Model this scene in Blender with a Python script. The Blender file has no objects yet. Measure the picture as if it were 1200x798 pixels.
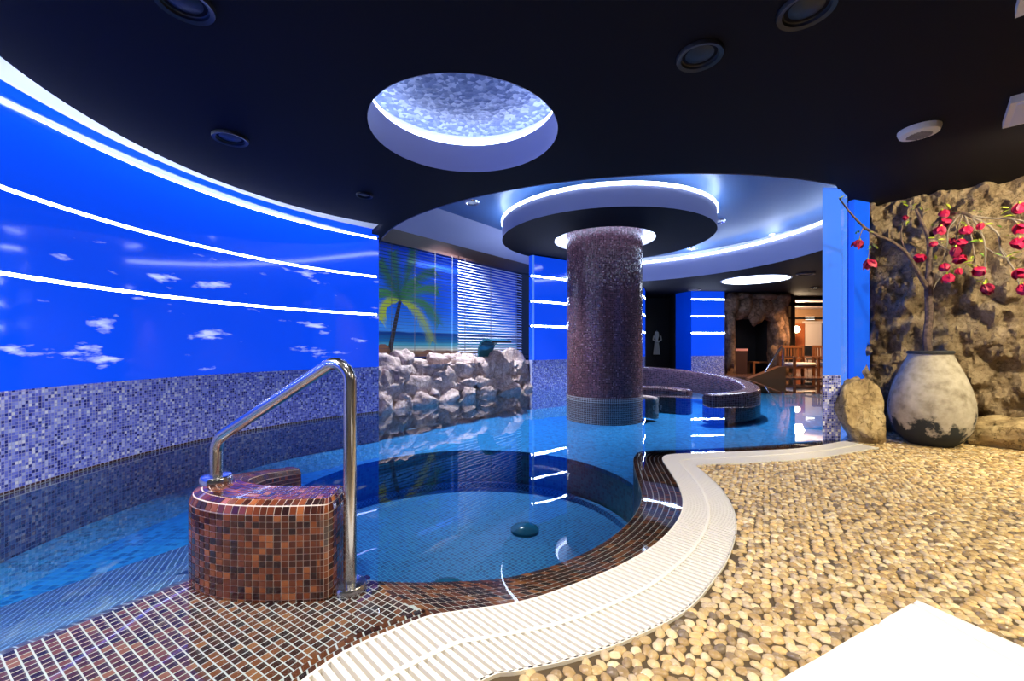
import bpy, bmesh, math, random
from mathutils import Vector, Matrix, noise
from mathutils.geometry import tessellate_polygon

random.seed(7)
SC = bpy.context.scene
COL = SC.collection
F, HX, HY = 490.0, 600.0, 407.0          # focal length (px) and horizon of the 1200x798 frame
pi = math.pi

# ------------------------------------------------------------------ camera
cam_d = bpy.data.cameras.new('camera')
cam_d.sensor_fit = 'HORIZONTAL'; cam_d.sensor_width = 36.0
cam_d.lens = F / 1200.0 * 36.0
cam_d.shift_y = (HY - 399.0) / 1200.0
cam_d.clip_start = 0.02
cam = bpy.data.objects.new('camera', cam_d); COL.objects.link(cam)
cam.location = (0, 0, 1.0); cam.rotation_euler = (pi / 2, 0, 0)
SC.camera = cam

# ------------------------------------------------------------------ world and exposure
w = bpy.data.worlds.new('world'); SC.world = w; w.use_nodes = True
w.node_tree.nodes['Background'].inputs[0].default_value = (0.25, 0.35, 0.6, 1)
w.node_tree.nodes['Background'].inputs[1].default_value = 0.15
SC.view_settings.view_transform = 'Standard'
SC.view_settings.look = 'None'
SC.view_settings.exposure = 0.0
SC.view_settings.gamma = 1.0
SC.view_settings.use_curve_mapping = False
SC.cycles.use_denoising = True
SC.cycles.max_bounces = 8
SC.cycles.transparent_max_bounces = 12
SC.cycles.sample_clamp_indirect = 6.0
SC.cycles.caustics_reflective = False
SC.cycles.caustics_refractive = False

CEIL = 2.72       # dark ceiling over deck and hot tub
CEIL_FAR = 2.95   # ceiling beyond the round opening
CEIL_UP = 3.75    # raised ceiling in the opening
CC = (1.87, 8.5)  # column centre
CR = 0.75
OPEN_R = 4.37

# ------------------------------------------------------------------ helpers
def P(x, y, z=0.0):
    v = y - HY
    return Vector(((x - HX) * (1 - z) / v, F * (1 - z) / v, z))
def Q(x, y, Y):
    return Vector(((x - HX) * Y / F, Y, 1 - (y - HY) * Y / F))

def meta(o, label=None, cat=None, group=None, kind=None):
    if label: o['label'] = label
    if cat: o['category'] = cat
    if group: o['group'] = group
    if kind: o['kind'] = kind
    return o
def empty(name, loc=(0, 0, 0), rz=0):
    o = bpy.data.objects.new(name, None); COL.objects.link(o)
    o.location = loc; o.rotation_euler = (0, 0, rz); o.empty_display_size = 0.1
    return o
def link(name, me, parent=None, loc=None):
    o = bpy.data.objects.new(name, me); COL.objects.link(o)
    if parent is not None: o.parent = parent
    if loc is not None: o.location = loc
    return o
def mesh(name, vs, fs, mat, smooth=False, uv=None):
    me = bpy.data.meshes.new(name); me.from_pydata([tuple(v) for v in vs], [], fs)
    if mat: me.materials.append(mat)
    if smooth:
        for p in me.polygons: p.use_smooth = True
        me.set_sharp_from_angle(angle=math.radians(40))
    if uv is not None:
        l = me.uv_layers.new(name='UVMap')
        for p in me.polygons:
            for li in p.loop_indices:
                l.data[li].uv = uv[me.loops[li].vertex_index]
    me.update(); return me
def obj(name, vs, fs, mat, parent=None, smooth=False, uv=None):
    return link(name, mesh(name, vs, fs, mat, smooth, uv), parent)
def bm_obj(name, bm, mat, parent=None, smooth=False):
    me = bpy.data.meshes.new(name); bm.normal_update(); bm.to_mesh(me); bm.free()
    if mat: me.materials.append(mat)
    if smooth:
        for p in me.polygons: p.use_smooth = True
    return link(name, me, parent)

class MB:
    def __init__(s): s.v = []; s.f = []; s.uv = []
    def quad(s, a, b, c, d, uv=None):
        i = len(s.v); s.v += [a, b, c, d]; s.f.append((i, i+1, i+2, i+3)); s.uv += uv or [(0, 0)] * 4
    def box(s, c, size, rz=0, M=None):
        hx, hy, hz = size[0]/2, size[1]/2, size[2]/2
        m = M or (Matrix.Translation(c) @ Matrix.Rotation(rz, 4, 'Z'))
        i = len(s.v)
        for z in (-hz, hz):
            for x, y in ((-hx, -hy), (hx, -hy), (hx, hy), (-hx, hy)):
                s.v.append(m @ Vector((x, y, z))); s.uv.append((x + hx, z + hz))
        s.f += [(i+3, i+2, i+1, i), (i+4, i+5, i+6, i+7), (i, i+1, i+5, i+4), (i+1, i+2, i+6, i+5), (i+2, i+3, i+7, i+6), (i+3, i, i+4, i+7)]
        return s
    def prism(s, poly, z0, z1):
        n = len(poly); i = len(s.v)
        s.v += [Vector((p[0], p[1], z0)) for p in poly] + [Vector((p[0], p[1], z1)) for p in poly]
        s.uv += [(p[0], p[1]) for p in poly] * 2
        tri = tessellate_polygon([[Vector((p[0], p[1], 0)) for p in poly]])
        for t in tri:
            a, b, c = t
            ar = (poly[b][0]-poly[a][0])*(poly[c][1]-poly[a][1]) - (poly[b][1]-poly[a][1])*(poly[c][0]-poly[a][0])
            if ar < 0: a, c = c, a
            s.f.append((i+n+a, i+n+b, i+n+c)); s.f.append((i+c, i+b, i+a))
        area = sum(poly[k][0]*poly[(k+1) % n][1] - poly[(k+1) % n][0]*poly[k][1] for k in range(n))
        for k in range(n):
            j = (k+1) % n
            s.f.append((i+k, i+j, i+n+j, i+n+k) if area > 0 else (i+j, i+k, i+n+k, i+n+j))
        return s
    def tube(s, pts, r, seg=10, caps=True):
        pts = [Vector(p) for p in pts]; n = len(pts)
        rs = r if isinstance(r, (list, tuple)) else [r] * n
        up = None; i0 = len(s.v)
        for k in range(n):
            t = (pts[min(k+1, n-1)] - pts[max(k-1, 0)]).normalized()
            if up is None:
                up = Vector((0, 0, 1)) if abs(t.z) < 0.9 else Vector((1, 0, 0))
            a = (up - t * up.dot(t)).normalized(); b = t.cross(a); up = a
            for q in range(seg):
                an = 2*pi*q/seg
                s.v.append(pts[k] + (a*math.cos(an) + b*math.sin(an)) * rs[k]); s.uv.append((q/seg, k))
        for k in range(n-1):
            for q in range(seg):
                a0 = i0 + k*seg + q; a1 = i0 + k*seg + (q+1) % seg
                s.f.append((a0, a1, a1+seg, a0+seg))
        if caps:
            s.f.append(tuple(i0 + q for q in reversed(range(seg)))); s.f.append(tuple(i0 + (n-1)*seg + q for q in range(seg)))
        return s
    def lathe(s, prof, c=(0, 0, 0), seg=32, a0=0, a1=2*pi):
        full = abs(a1 - a0 - 2*pi) < 1e-6
        m = seg if full else seg + 1; i0 = len(s.v); L = 0; acc = [0]
        for k in range(1, len(prof)):
            acc.append(acc[-1] + math.hypot(prof[k][0]-prof[k-1][0], prof[k][1]-prof[k-1][1]))
        rmax = max(p[0] for p in prof)
        for k, (r, z) in enumerate(prof):
            for q in range(m):
                an = a0 + (a1-a0)*q/seg
                s.v.append(Vector((c[0] + r*math.cos(an), c[1] + r*math.sin(an), c[2] + z))); s.uv.append((an*rmax, acc[k]))
        for k in range(len(prof)-1):
            for q in range(seg):
                q1 = (q+1) % m
                s.f.append((i0+k*m+q, i0+k*m+q1, i0+(k+1)*m+q1, i0+(k+1)*m+q))
        return s
    def strip(s, path, z0, z1, u0=0.0):
        """vertical ribbon along a plan path (list of xy), uv in metres"""
        i0 = len(s.v); u = u0
        for k, p in enumerate(path):
            if k: u += math.hypot(p[0]-path[k-1][0], p[1]-path[k-1][1])
            s.v += [Vector((p[0], p[1], z0)), Vector((p[0], p[1], z1))]; s.uv += [(u, z0), (u, z1)]
        for k in range(len(path)-1):
            a = i0 + 2*k; s.f.append((a, a+2, a+3, a+1))
        return s
    def slab(s, path, off, z0, z1):
        """solid ribbon: path and its offset by off (plan normal to the left)"""
        q = offset(path, off)
        i0 = len(s.v); u = 0
        for k, p in enumerate(path):
            if k: u += math.hypot(p[0]-path[k-1][0], p[1]-path[k-1][1])
            for (x, y) in ((p[0], p[1]), (q[k][0], q[k][1])):
                for z in (z0, z1):
                    s.v.append(Vector((x, y, z))); s.uv.append((u, z))
        for k in range(len(path)-1):
            a = i0 + 4*k; b = a + 4
            s.f += [(a, b, b+1, a+1), (a+2, a+3, b+3, b+2), (a+1, b+1, b+3, a+3), (a, a+2, b+2, b)]
        a = i0; s.f.append((a, a+1, a+3, a+2)); a = i0 + 4*(len(path)-1); s.f.append((a, a+2, a+3, a+1))
        return s
    def build(s, name, mat, parent=None, smooth=False, uv=True):
        return obj(name, s.v, s.f, mat, parent, smooth, s.uv if uv else None)

def offset(path, off):
    out = []; n = len(path)
    for k in range(n):
        a = path[max(k-1, 0)]; b = path[min(k+1, n-1)]
        dx, dy = b[0]-a[0], b[1]-a[1]; l = math.hypot(dx, dy) or 1
        out.append((path[k][0] - dy/l*off, path[k][1] + dx/l*off))
    return out
def spline(pts, per=8):
    pts = [Vector(p) for p in pts]; out = []
    n = len(pts)
    for k in range(n-1):
        p0 = pts[max(k-1, 0)]; p1 = pts[k]; p2 = pts[k+1]; p3 = pts[min(k+2, n-1)]
        for i in range(per):
            t = i/per
            out.append(0.5*((2*p1) + (p2-p0)*t + (2*p0-5*p1+4*p2-p3)*t*t + (3*p1-p0-3*p2+p3)*t**3))
    out.append(pts[-1]); return out
def resample(pts, n):
    L = [0]
    for k in range(1, len(pts)): L.append(L[-1] + (pts[k]-pts[k-1]).length)
    out = []; j = 0
    for i in range(n):
        t = L[-1]*i/(n-1)
        while j < len(L)-2 and L[j+1] < t: j += 1
        d = L[j+1]-L[j]
        out.append(pts[j].lerp(pts[j+1], (t-L[j])/d if d else 0))
    return out
def plen(pts): return sum((pts[k]-pts[k-1]).length for k in range(1, len(pts)))
def arc(c, r, a0, a1, n):
    return [(c[0] + r*math.cos(a0+(a1-a0)*i/n), c[1] + r*math.sin(a0+(a1-a0)*i/n)) for i in range(n+1)]
def inside(p, poly):
    x, y = p[0], p[1]; c = False; n = len(poly); j = n-1
    for i in range(n):
        xi, yi = poly[i][0], poly[i][1]; xj, yj = poly[j][0], poly[j][1]
        if (yi > y) != (yj > y) and x < (xj-xi)*(y-yi)/(yj-yi)+xi: c = not c
        j = i
    return c
def plate(name, outer, holes, z0, z1, mat, parent=None):
    """flat slab with holes"""
    cu = bpy.data.curves.new(name, 'CURVE'); cu.dimensions = '2D'; cu.fill_mode = 'BOTH'; cu.extrude = (z1-z0)/2
    for ring in [outer] + holes:
        sp = cu.splines.new('POLY'); sp.points.add(len(ring)-1); sp.use_cyclic_u = True
        for k, p in enumerate(ring): sp.points[k].co = (p[0], p[1], 0, 1)
    t = bpy.data.objects.new('tmp', cu); COL.objects.link(t)
    dg = bpy.context.evaluated_depsgraph_get()
    me = bpy.data.meshes.new_from_object(t.evaluated_get(dg))
    bpy.data.objects.remove(t); bpy.data.curves.remove(cu)
    me.name = name; me.materials.clear(); me.materials.append(mat)
    for v in me.vertices: v.co.z += (z0+z1)/2
    l = me.uv_layers.new(name='UVMap') if not me.uv_layers else me.uv_layers[0]
    for p in me.polygons:
        for li in p.loop_indices:
            co = me.vertices[me.loops[li].vertex_index].co; l.data[li].uv = (co.x, co.y)
    return link(name, me, parent)

# ------------------------------------------------------------------ materials
def mat(name, col=(0.8, 0.8, 0.8), rough=0.5, metal=0.0, emit=None, es=0.0, spec=0.5, coat=0.0):
    m = bpy.data.materials.new(name); m.use_nodes = True
    b = m.node_tree.nodes['Principled BSDF']
    b.inputs['Base Color'].default_value = (*col, 1); b.inputs['Roughness'].default_value = rough
    b.inputs['Metallic'].default_value = metal; b.inputs['Specular IOR Level'].default_value = spec
    b.inputs['Coat Weight'].default_value = coat; b.inputs['Coat Roughness'].default_value = 0.03
    if emit:
        b.inputs['Emission Color'].default_value = (*emit, 1); b.inputs['Emission Strength'].default_value = es
    return m
class N:
    """tiny node helper"""
    def __init__(s, m): s.m = m; s.t = m.node_tree; s.b = s.t.nodes.get('Principled BSDF')
    def new(s, typ, ins=None, **kw):
        n = s.t.nodes.new(typ)
        for k, v in kw.items(): setattr(n, k, v)
        for k, v in (ins or {}).items():
            if hasattr(v, 'is_output'): s.t.links.new(v, n.inputs[k])
            else: n.inputs[k].default_value = v
        return n
    def link(s, a, b): s.t.links.new(a, b)
    def math(s, op, a, b=None, c=None):
        n = s.t.nodes.new('ShaderNodeMath'); n.operation = op
        for i, v in enumerate((a, b, c)):
            if v is None: continue
            if hasattr(v, 'is_output'): s.t.links.new(v, n.inputs[i])
            else: n.inputs[i].default_value = v
        return n.outputs[0]
    def ramp(s, fac, stops, const=False):
        n = s.t.nodes.new('ShaderNodeValToRGB'); s.t.links.new(fac, n.inputs[0])
        cr = n.color_ramp
        if const: cr.interpolation = 'CONSTANT'
        while len(cr.elements) < len(stops): cr.elements.new(0.5)
        for e, (p, c) in zip(cr.elements, stops):
            e.position = p; e.color = (*c, 1)
        return n.outputs[0]
    def mix(s, fac, a, b):
        n = s.t.nodes.new('ShaderNodeMix'); n.data_type = 'RGBA'
        for i, v in ((0, fac), (6, a), (7, b)):
            if hasattr(v, 'is_output'): s.t.links.new(v, n.inputs[i])
            elif isinstance(v, tuple): n.inputs[i].default_value = (*v, 1)
            else: n.inputs[i].default_value = v
        return n.outputs[2]
    def noise(s, vec, scale, detail=4, rough=0.55, out=0):
        n = s.new('ShaderNodeTexNoise', {'Scale': scale, 'Detail': detail, 'Roughness': rough})
        if vec is not None: s.link(vec, n.inputs['Vector'])
        return n.outputs[out]
    def uv(s): return s.new('ShaderNodeTexCoord').outputs['UV']
    def objc(s): return s.new('ShaderNodeTexCoord').outputs['Object']
    def bump(s, h, dist=0.01, strength=1.0, normal=None):
        n = s.new('ShaderNodeBump', {'Height': h, 'Distance': dist, 'Strength': strength})
        if normal is not None: s.link(normal, n.inputs['Normal'])
        s.link(n.outputs[0], s.b.inputs['Normal']); return n

def mosaic(name, pitch, stops, grout, rough=0.2, gw=0.06, sparkle=0.0, aspect=1.0, rot=0.0, brick=False, spec=0.5):
    m = mat(name, rough=rough, spec=spec); n = N(m)
    mp = n.new('ShaderNodeMapping', {'Vector': n.uv(), 'Scale': (1/pitch/aspect, 1/pitch, 1), 'Rotation': (0, 0, rot)})
    sx = n.new('ShaderNodeSeparateXYZ', {0: mp.outputs[0]})
    fx, fy = n.math('FRACT', sx.outputs[0]), n.math('FRACT', sx.outputs[1])
    fl = n.new('ShaderNodeVectorMath', {0: mp.outputs[0]}, operation='FLOOR')
    wn = n.new('ShaderNodeTexWhiteNoise', {'Vector': fl.outputs[0]}, noise_dimensions='2D')
    ex = n.math('ABSOLUTE', n.math('SUBTRACT', fx, 0.5)); ey = n.math('ABSOLUTE', n.math('SUBTRACT', fy, 0.5))
    g = n.math('GREATER_THAN', n.math('MAXIMUM', ex, ey), 0.5-gw)
    c = n.mix(g, n.ramp(wn.outputs[0], stops, True), grout)
    n.link(c, n.b.inputs['Base Color'])
    r = n.math('ADD', n.math('MULTIPLY', g, 0.5), rough); n.link(r, n.b.inputs['Roughness'])
    if sparkle:
        geo = n.new('ShaderNodeNewGeometry')
        off = n.new('ShaderNodeVectorMath', {0: wn.outputs[1], 1: (0.5, 0.5, 0.5)}, operation='SUBTRACT')
        sc = n.new('ShaderNodeVectorMath', {0: off.outputs[0], 'Scale': sparkle}, operation='SCALE')
        ad = n.new('ShaderNodeVectorMath', {0: geo.outputs['Normal'], 1: sc.outputs[0]}, operation='ADD')
        no = n.new('ShaderNodeVectorMath', {0: ad.outputs[0]}, operation='NORMALIZE')
        n.link(no.outputs[0], n.b.inputs['Normal'])
    return m

M = {}
M['ceiling'] = mat('dark_ceiling_paint', (0.009, 0.008, 0.012), 0.75, spec=0.1)
M['ceiling_edge'] = mat('lavender_plaster', (0.24, 0.25, 0.42), 0.6)
M['white_plaster'] = mat('white_plaster', (0.75, 0.75, 0.82), 0.6)
M['led'] = mat('led_strip', (1, 1, 1), 0.5, emit=(0.72, 0.84, 1.0), es=34)
M['led_ring'] = mat('led_ring', (1, 1, 1), 0.5, emit=(0.66, 0.80, 1.0), es=16)
M['led_soft'] = mat('led_tube', (1, 1, 1), 0.5, emit=(0.58, 0.70, 1.0), es=10)
M['led_cove'] = mat('led_cove', (1, 1, 1), 0.5, emit=(0.62, 0.72, 1.0), es=27)
M['steel'] = mat('stainless_steel', (0.62, 0.62, 0.64), 0.18, 1.0)
M['black'] = mat('black_metal', (0.012, 0.012, 0.014), 0.45)
M['grout'] = mat('pale_grout', (0.62, 0.54, 0.51), 0.7)
M['white_plastic'] = mat('white_plastic', (0.80, 0.77, 0.70), 0.4)
M['dark_void'] = mat('dark_wall', (0.01, 0.01, 0.013), 0.7)

def blue_glass(name, e=(0.004, 0.066, 0.84), es=0.85, reflect_patches=True, cs=(0.9, 2.1), thr=0.66):
    """back-lit blue glass with reflections painted in as white patches"""
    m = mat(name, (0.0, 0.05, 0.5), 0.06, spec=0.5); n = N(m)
    if reflect_patches:
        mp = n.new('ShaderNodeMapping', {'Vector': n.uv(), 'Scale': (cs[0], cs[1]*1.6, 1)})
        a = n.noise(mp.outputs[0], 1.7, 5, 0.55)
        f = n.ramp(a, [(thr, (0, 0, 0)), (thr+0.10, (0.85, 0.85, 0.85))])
        col = n.mix(f, e, (0.75, 0.85, 1.0))  # white reflections painted into glow and base colour with noise
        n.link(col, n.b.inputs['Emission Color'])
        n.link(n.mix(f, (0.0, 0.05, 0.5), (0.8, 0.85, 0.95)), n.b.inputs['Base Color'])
    else:
        n.b.inputs['Emission Color'].default_value = (*e, 1)
    n.b.inputs['Emission Strength'].default_value = es
    return m
M['blue'] = blue_glass('back_lit_blue_glass', reflect_patches=False)
M['blue_reflect'] = blue_glass('back_lit_blue_glass_painted_reflections', thr=0.605)
M['blue_pale'] = blue_glass('pale_blue_glass', e=(0.10, 0.26, 0.86), es=0.8, reflect_patches=False)
M['blue_mid'] = blue_glass('mid_blue_glass', e=(0.02, 0.13, 0.85), es=0.75, reflect_patches=False)
M['blue_dark'] = blue_glass('dark_blue_glass', e=(0.0, 0.012, 0.22), es=0.8, reflect_patches=False)
M['mosaic_blue'] = mosaic('blue_white_mosaic', 0.023, [(0, (0.02, 0.03, 0.25)), (0.10, (0.10, 0.13, 0.60)), (0.36, (0.20, 0.24, 0.80)), (0.62, (0.34, 0.39, 0.92)), (0.82, (0.60, 0.65, 0.98)), (0.94, (0.88, 0.9, 1.0))],
                          (0.45, 0.46, 0.70), 0.15, 0.07, 0.25)
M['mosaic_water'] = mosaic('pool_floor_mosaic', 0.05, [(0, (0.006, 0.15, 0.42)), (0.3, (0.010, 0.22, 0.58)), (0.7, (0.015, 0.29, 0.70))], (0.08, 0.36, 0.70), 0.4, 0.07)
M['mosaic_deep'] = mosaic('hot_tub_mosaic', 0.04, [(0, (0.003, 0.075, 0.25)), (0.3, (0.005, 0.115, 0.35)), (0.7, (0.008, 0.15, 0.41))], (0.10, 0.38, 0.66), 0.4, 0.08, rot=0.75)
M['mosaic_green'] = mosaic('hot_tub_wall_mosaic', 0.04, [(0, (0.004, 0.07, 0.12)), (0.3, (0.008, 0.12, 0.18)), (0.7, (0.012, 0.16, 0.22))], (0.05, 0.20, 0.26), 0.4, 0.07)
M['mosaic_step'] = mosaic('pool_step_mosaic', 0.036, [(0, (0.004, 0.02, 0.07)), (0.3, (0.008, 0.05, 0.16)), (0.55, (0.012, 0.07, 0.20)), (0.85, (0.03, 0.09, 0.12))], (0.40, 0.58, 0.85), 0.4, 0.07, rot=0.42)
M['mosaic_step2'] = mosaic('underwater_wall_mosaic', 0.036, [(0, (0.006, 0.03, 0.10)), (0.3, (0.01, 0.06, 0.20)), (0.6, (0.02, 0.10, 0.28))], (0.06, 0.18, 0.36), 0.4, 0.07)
M['mosaic_brown'] = mosaic('brown_mosaic', 0.026, [(0, (0.04, 0.012, 0.018)), (0.2, (0.075, 0.024, 0.032)), (0.5, (0.115, 0.038, 0.048)), (0.8, (0.17, 0.065, 0.08)), (0.96, (0.30, 0.16, 0.17))],
                           (0.14, 0.08, 0.09), 0.16, 0.07, 0.22)
M['trim_mosaic'] = mosaic('waterline_mosaic', 0.036, [(0, (0.06, 0.02, 0.02)), (0.4, (0.10, 0.04, 0.035))], (0.5, 0.45, 0.45), 0.25, 0.12)

def sparkle_ceiling():
    m = mat('glitter_plaster', (0.2, 0.25, 0.45), 0.35); n = N(m)
    v = n.objc()
    vo = n.new('ShaderNodeTexVoronoi', {'Vector': v, 'Scale': 28.0})
    c = n.ramp(n.new('ShaderNodeSeparateColor', {0: vo.outputs['Color']}).outputs[0],
               [(0, (0.10, 0.15, 0.36)), (0.55, (0.20, 0.27, 0.52)), (0.88, (0.55, 0.62, 0.85))])
    n.link(c, n.b.inputs['Base Color']); n.bump(vo.outputs['Distance'], 0.01, 0.4)
    return m
M['glitter'] = sparkle_ceiling()

def raised_ceiling():
    m = mat('satin_blue_ceiling', (0.10, 0.20, 0.42), 0.42, spec=0.5); n = N(m)
    c = n.ramp(n.noise(n.objc(), 60, 3), [(0.35, (0.03, 0.095, 0.26)), (0.65, (0.06, 0.14, 0.34))])
    n.link(c, n.b.inputs['Base Color']); n.bump(n.noise(n.objc(), 120, 2), 0.002, 0.4)
    return m
M['raised'] = raised_ceiling()

def rock_mat(name, lo, mid, hi, scale=3.0, bump=0.05, crack=(0.05, 0.03, 0.02)):
    m = mat(name, mid, 0.85, spec=0.2); n = N(m); v = n.objc()
    a = n.noise(v, scale, 8, 0.65); d = n.noise(v, scale*5, 6, 0.7)
    f = n.math('ADD', n.math('MULTIPLY', a, 0.65), n.math('MULTIPLY', d, 0.35))
    c = n.ramp(f, [(0.36, lo), (0.5, mid), (0.64, hi)])
    # cracks with their own wandering shape
    dv = n.new('ShaderNodeVectorMath', {0: v, 1: n.new('ShaderNodeVectorMath', {0: n.noise(v, scale*1.5, 4, 0.6, 1), 'Scale': 0.55}, operation='SCALE').outputs[0]}, operation='ADD')
    vo = n.new('ShaderNodeTexVoronoi', {'Vector': dv.outputs[0], 'Scale': scale*1.3}, feature='DISTANCE_TO_EDGE')
    k = n.ramp(vo.outputs['Distance'], [(0.0, (0.7, 0.7, 0.7)), (0.022, (0, 0, 0))])
    n.link(n.mix(k, c, crack), n.b.inputs['Base Color'])
    h = n.math('SUBTRACT', f, n.math('MULTIPLY', k, 0.35))
    n.bump(h, bump, 1.0)
    return m
M['rock_wall'] = rock_mat('brown_artificial_rock', (0.24, 0.165, 0.10), (0.44, 0.33, 0.215), (0.60, 0.48, 0.335), 5.0, 0.14)
M['rock_pale'] = rock_mat('pale_tan_rock', (0.22, 0.15, 0.08), (0.48, 0.36, 0.20), (0.66, 0.54, 0.34), 4.0, 0.05, (0.12, 0.08, 0.04))
M['rock_pink'] = rock_mat('pinkish_limestone', (0.28, 0.19, 0.18), (0.56, 0.42, 0.39), (0.76, 0.63, 0.60), 4.0, 0.05, (0.10, 0.07, 0.06))
M['rock_dark'] = rock_mat('dark_brown_rock', (0.06, 0.036, 0.024), (0.18, 0.105, 0.065), (0.33, 0.20, 0.13), 2.2, 0.08, (0.015, 0.008, 0.005))

def water_mat():
    m = bpy.data.materials.new('pool_water'); m.use_nodes = True; n = N(m); t = m.node_tree
    t.nodes.remove(t.nodes['Principled BSDF'])
    v = n.objc()
    h = n.noise(v, 2.2, 2, 0.5)
    b = n.new('ShaderNodeBump', {'Height': h, 'Distance': 0.004, 'Strength': 0.25})
    fr = n.new('ShaderNodeFresnel', {'IOR': 1.36, 'Normal': b.outputs[0]})
    tr = n.new('ShaderNodeBsdfTransparent', {'Color': (0.80, 0.94, 0.98, 1)})
    gl = n.new('ShaderNodeBsdfGlossy', {'Roughness': 0.01, 'Color': (1, 1, 1, 1), 'Normal': b.outputs[0]})
    mx = n.new('ShaderNodeMixShader', {0: fr.outputs[0], 1: tr.outputs[0], 2: gl.outputs[0]})
    n.link(mx.outputs[0], t.nodes['Material Output'].inputs[0])
    return m
M['water'] = water_mat()

TILE_COLS = [(0.045, 0.013, 0.010), (0.085, 0.022, 0.012), (0.135, 0.034, 0.015), (0.20, 0.054, 0.020), (0.30, 0.095, 0.034), (0.024, 0.010, 0.012)]
M['tiles'] = []
for k, c in enumerate(TILE_COLS):
    m = mat('brown_glass_tile_%s' % 'abcdef'[k], c, 0.14, coat=0.3)
    M['tiles'].append(m)
def pebble_mats():
    out = []
    for c in [(0.50, 0.36, 0.17), (0.62, 0.47, 0.24), (0.40, 0.27, 0.12), (0.70, 0.58, 0.36), (0.30, 0.21, 0.11), (0.55, 0.43, 0.27), (0.20, 0.15, 0.10), (0.66, 0.45, 0.20)]:
        m = mat('pebble_stone', c, 0.24, coat=0.35); n = N(m)
        r = n.ramp(n.noise(n.objc(), 22, 3), [(0.3, tuple(0.75*x for x in c)), (0.7, tuple(min(1, 1.2*x) for x in c))])
        n.link(r, n.b.inputs['Base Color']); out.append(m)
    return out
M['pebbles'] = pebble_mats()
M['mortar'] = mat('sandy_mortar', (0.075, 0.05, 0.024), 0.6)
M['wood'] = mat('brown_teak', (0.20, 0.075, 0.028), 0.4)
M['towel'] = mat('white_towel', (0.70, 0.68, 0.65), 0.9)

# ------------------------------------------------------------------ big curves in plan
LW_C, LW_R = (0.55, 3.34), 4.14
A_END = math.radians(130.2); A_BEG = math.radians(228)
left_path = arc(LW_C, LW_R, A_BEG, A_END, 72)                       # from behind the camera to the far end
cove_c, cove_r = (-0.27, 3.41), 2.912
cove_path = arc(cove_c, cove_r, math.radians(228), math.radians(122), 60)

copin = [P(*q) for q in [(430, 680), (470, 682), (520, 681.5), (584, 678), (640, 665), (686, 647), (718, 628), (743, 604), (752, 582), (748, 563.7), (743, 546), (743.5, 534), (757, 528), (815, 526), (880, 523), (961, 516.5), (1000, 512)]]
copout_px = [(330, 816), (355, 797.5), (390, 772.5), (422, 755), (465, 737), (502, 723), (538, 717), (607, 706.6), (658, 691), (723, 665), (769, 637.5), (794, 610), (800, 588), (794, 568), (783, 550), (776, 537.5), (786, 533), (820, 531.5), (880, 529), (940, 525.5), (991, 517)]
copout = [Vector((-1.15, 0.62, 0)), Vector((-0.86, 0.92, 0))] + [P(*q) for q in copout_px]
grout_px = [(570, 798), (607, 789.6), (677, 773.5), (746, 748), (806, 716), (841, 676), (856, 650), (863.5, 620), (859, 596), (844, 572), (822, 551.5), (820, 545.5), (880, 543), (955, 537.5), (1030, 525.5)]
grout_c = [Vector((-0.92, 0.40, 0)), Vector((-0.62, 0.74, 0)), Vector((-0.32, 1.05, 0))] + [P(*q) for q in grout_px]
C_IN = spline(copin, 8); C_OUT = spline(copout, 8); G_OUT = spline(grout_c, 8)

# ================================================================== SETTING
# ---- left curved wall
wl = empty('wall_left'); meta(wl, 'curved left wall of back-lit blue glass over blue mosaic', kind='structure')
ZB = [1.0 + (407-460)/178.0, 1.0 + 89/178.0, 1.0 + 192/178.0, 1.0 + 297/178.0]   # mosaic top, strips
z0 = ZB[0]
for i, (a, b) in enumerate([(ZB[0], ZB[1]), (ZB[1], ZB[2]), (ZB[2], ZB[3]), (ZB[3], 2.80)]):
    MB().slab(left_path, -0.12, a + (0.014 if i else 0), b - (0.014 if i < 3 else 0)).build('blue_glass_panel', M['blue_reflect'] if i in (0, 1) else M['blue'], wl, True)
for z in ZB[1:]:
    p = offset(left_path, 0.004)
    MB().slab(p, -0.05, z - 0.014, z + 0.014).build('light_strip', M['led'], wl)
MB().slab(left_path, -0.12, 0.02, ZB[0]).build('mosaic_band', M['mosaic_blue'], wl, True)
MB().slab(offset(left_path, 0.02), -0.14, -0.04, 0.02).build('waterline_trim', M['trim_mosaic'], wl, True)
MB().slab(offset(left_path, 0.01), -0.13, -0.55, -0.04).build('underwater_wall', M['mosaic_step2'], wl, True)
MB().slab(left_path, -0.12, 2.80, 3.22).build('cove_plaster', M['white_plaster'], wl, True)
# ---- cove slot above the wall
cv = empty('ceiling_cove'); meta(cv, 'lit slot between dark ceiling and curved blue wall', kind='structure')
MB().prism([tuple(p) for p in offset(left_path, -0.12)] + list(reversed(offset(cove_path, 0.35))), 3.22, 3.27).build('cove_lid', M['white_plaster'], cv)
MB().slab(offset(cove_path, -0.03), 0.03, CEIL + 0.10, CEIL + 0.14).build('cove_light', M['led_cove'], cv)

# ---- near dark ceiling
rec_c = (-0.378, 3.36); rec_r = 0.745
nose = math.radians(195)
near = list(cove_path) + [(-2.5, 6.9)] + arc(CC, OPEN_R, nose, math.radians(335), 60) + [(9.5, 6.6), (9.5, -4.2), (-4, -4.2)]
ce = plate('ceiling', near, [arc(rec_c, rec_r, 0, 2*pi, 71)[:-1]], CEIL, CEIL + 0.06, M['ceiling'])
meta(ce, 'dark painted ceiling over the deck and hot tub', kind='structure')
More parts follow.
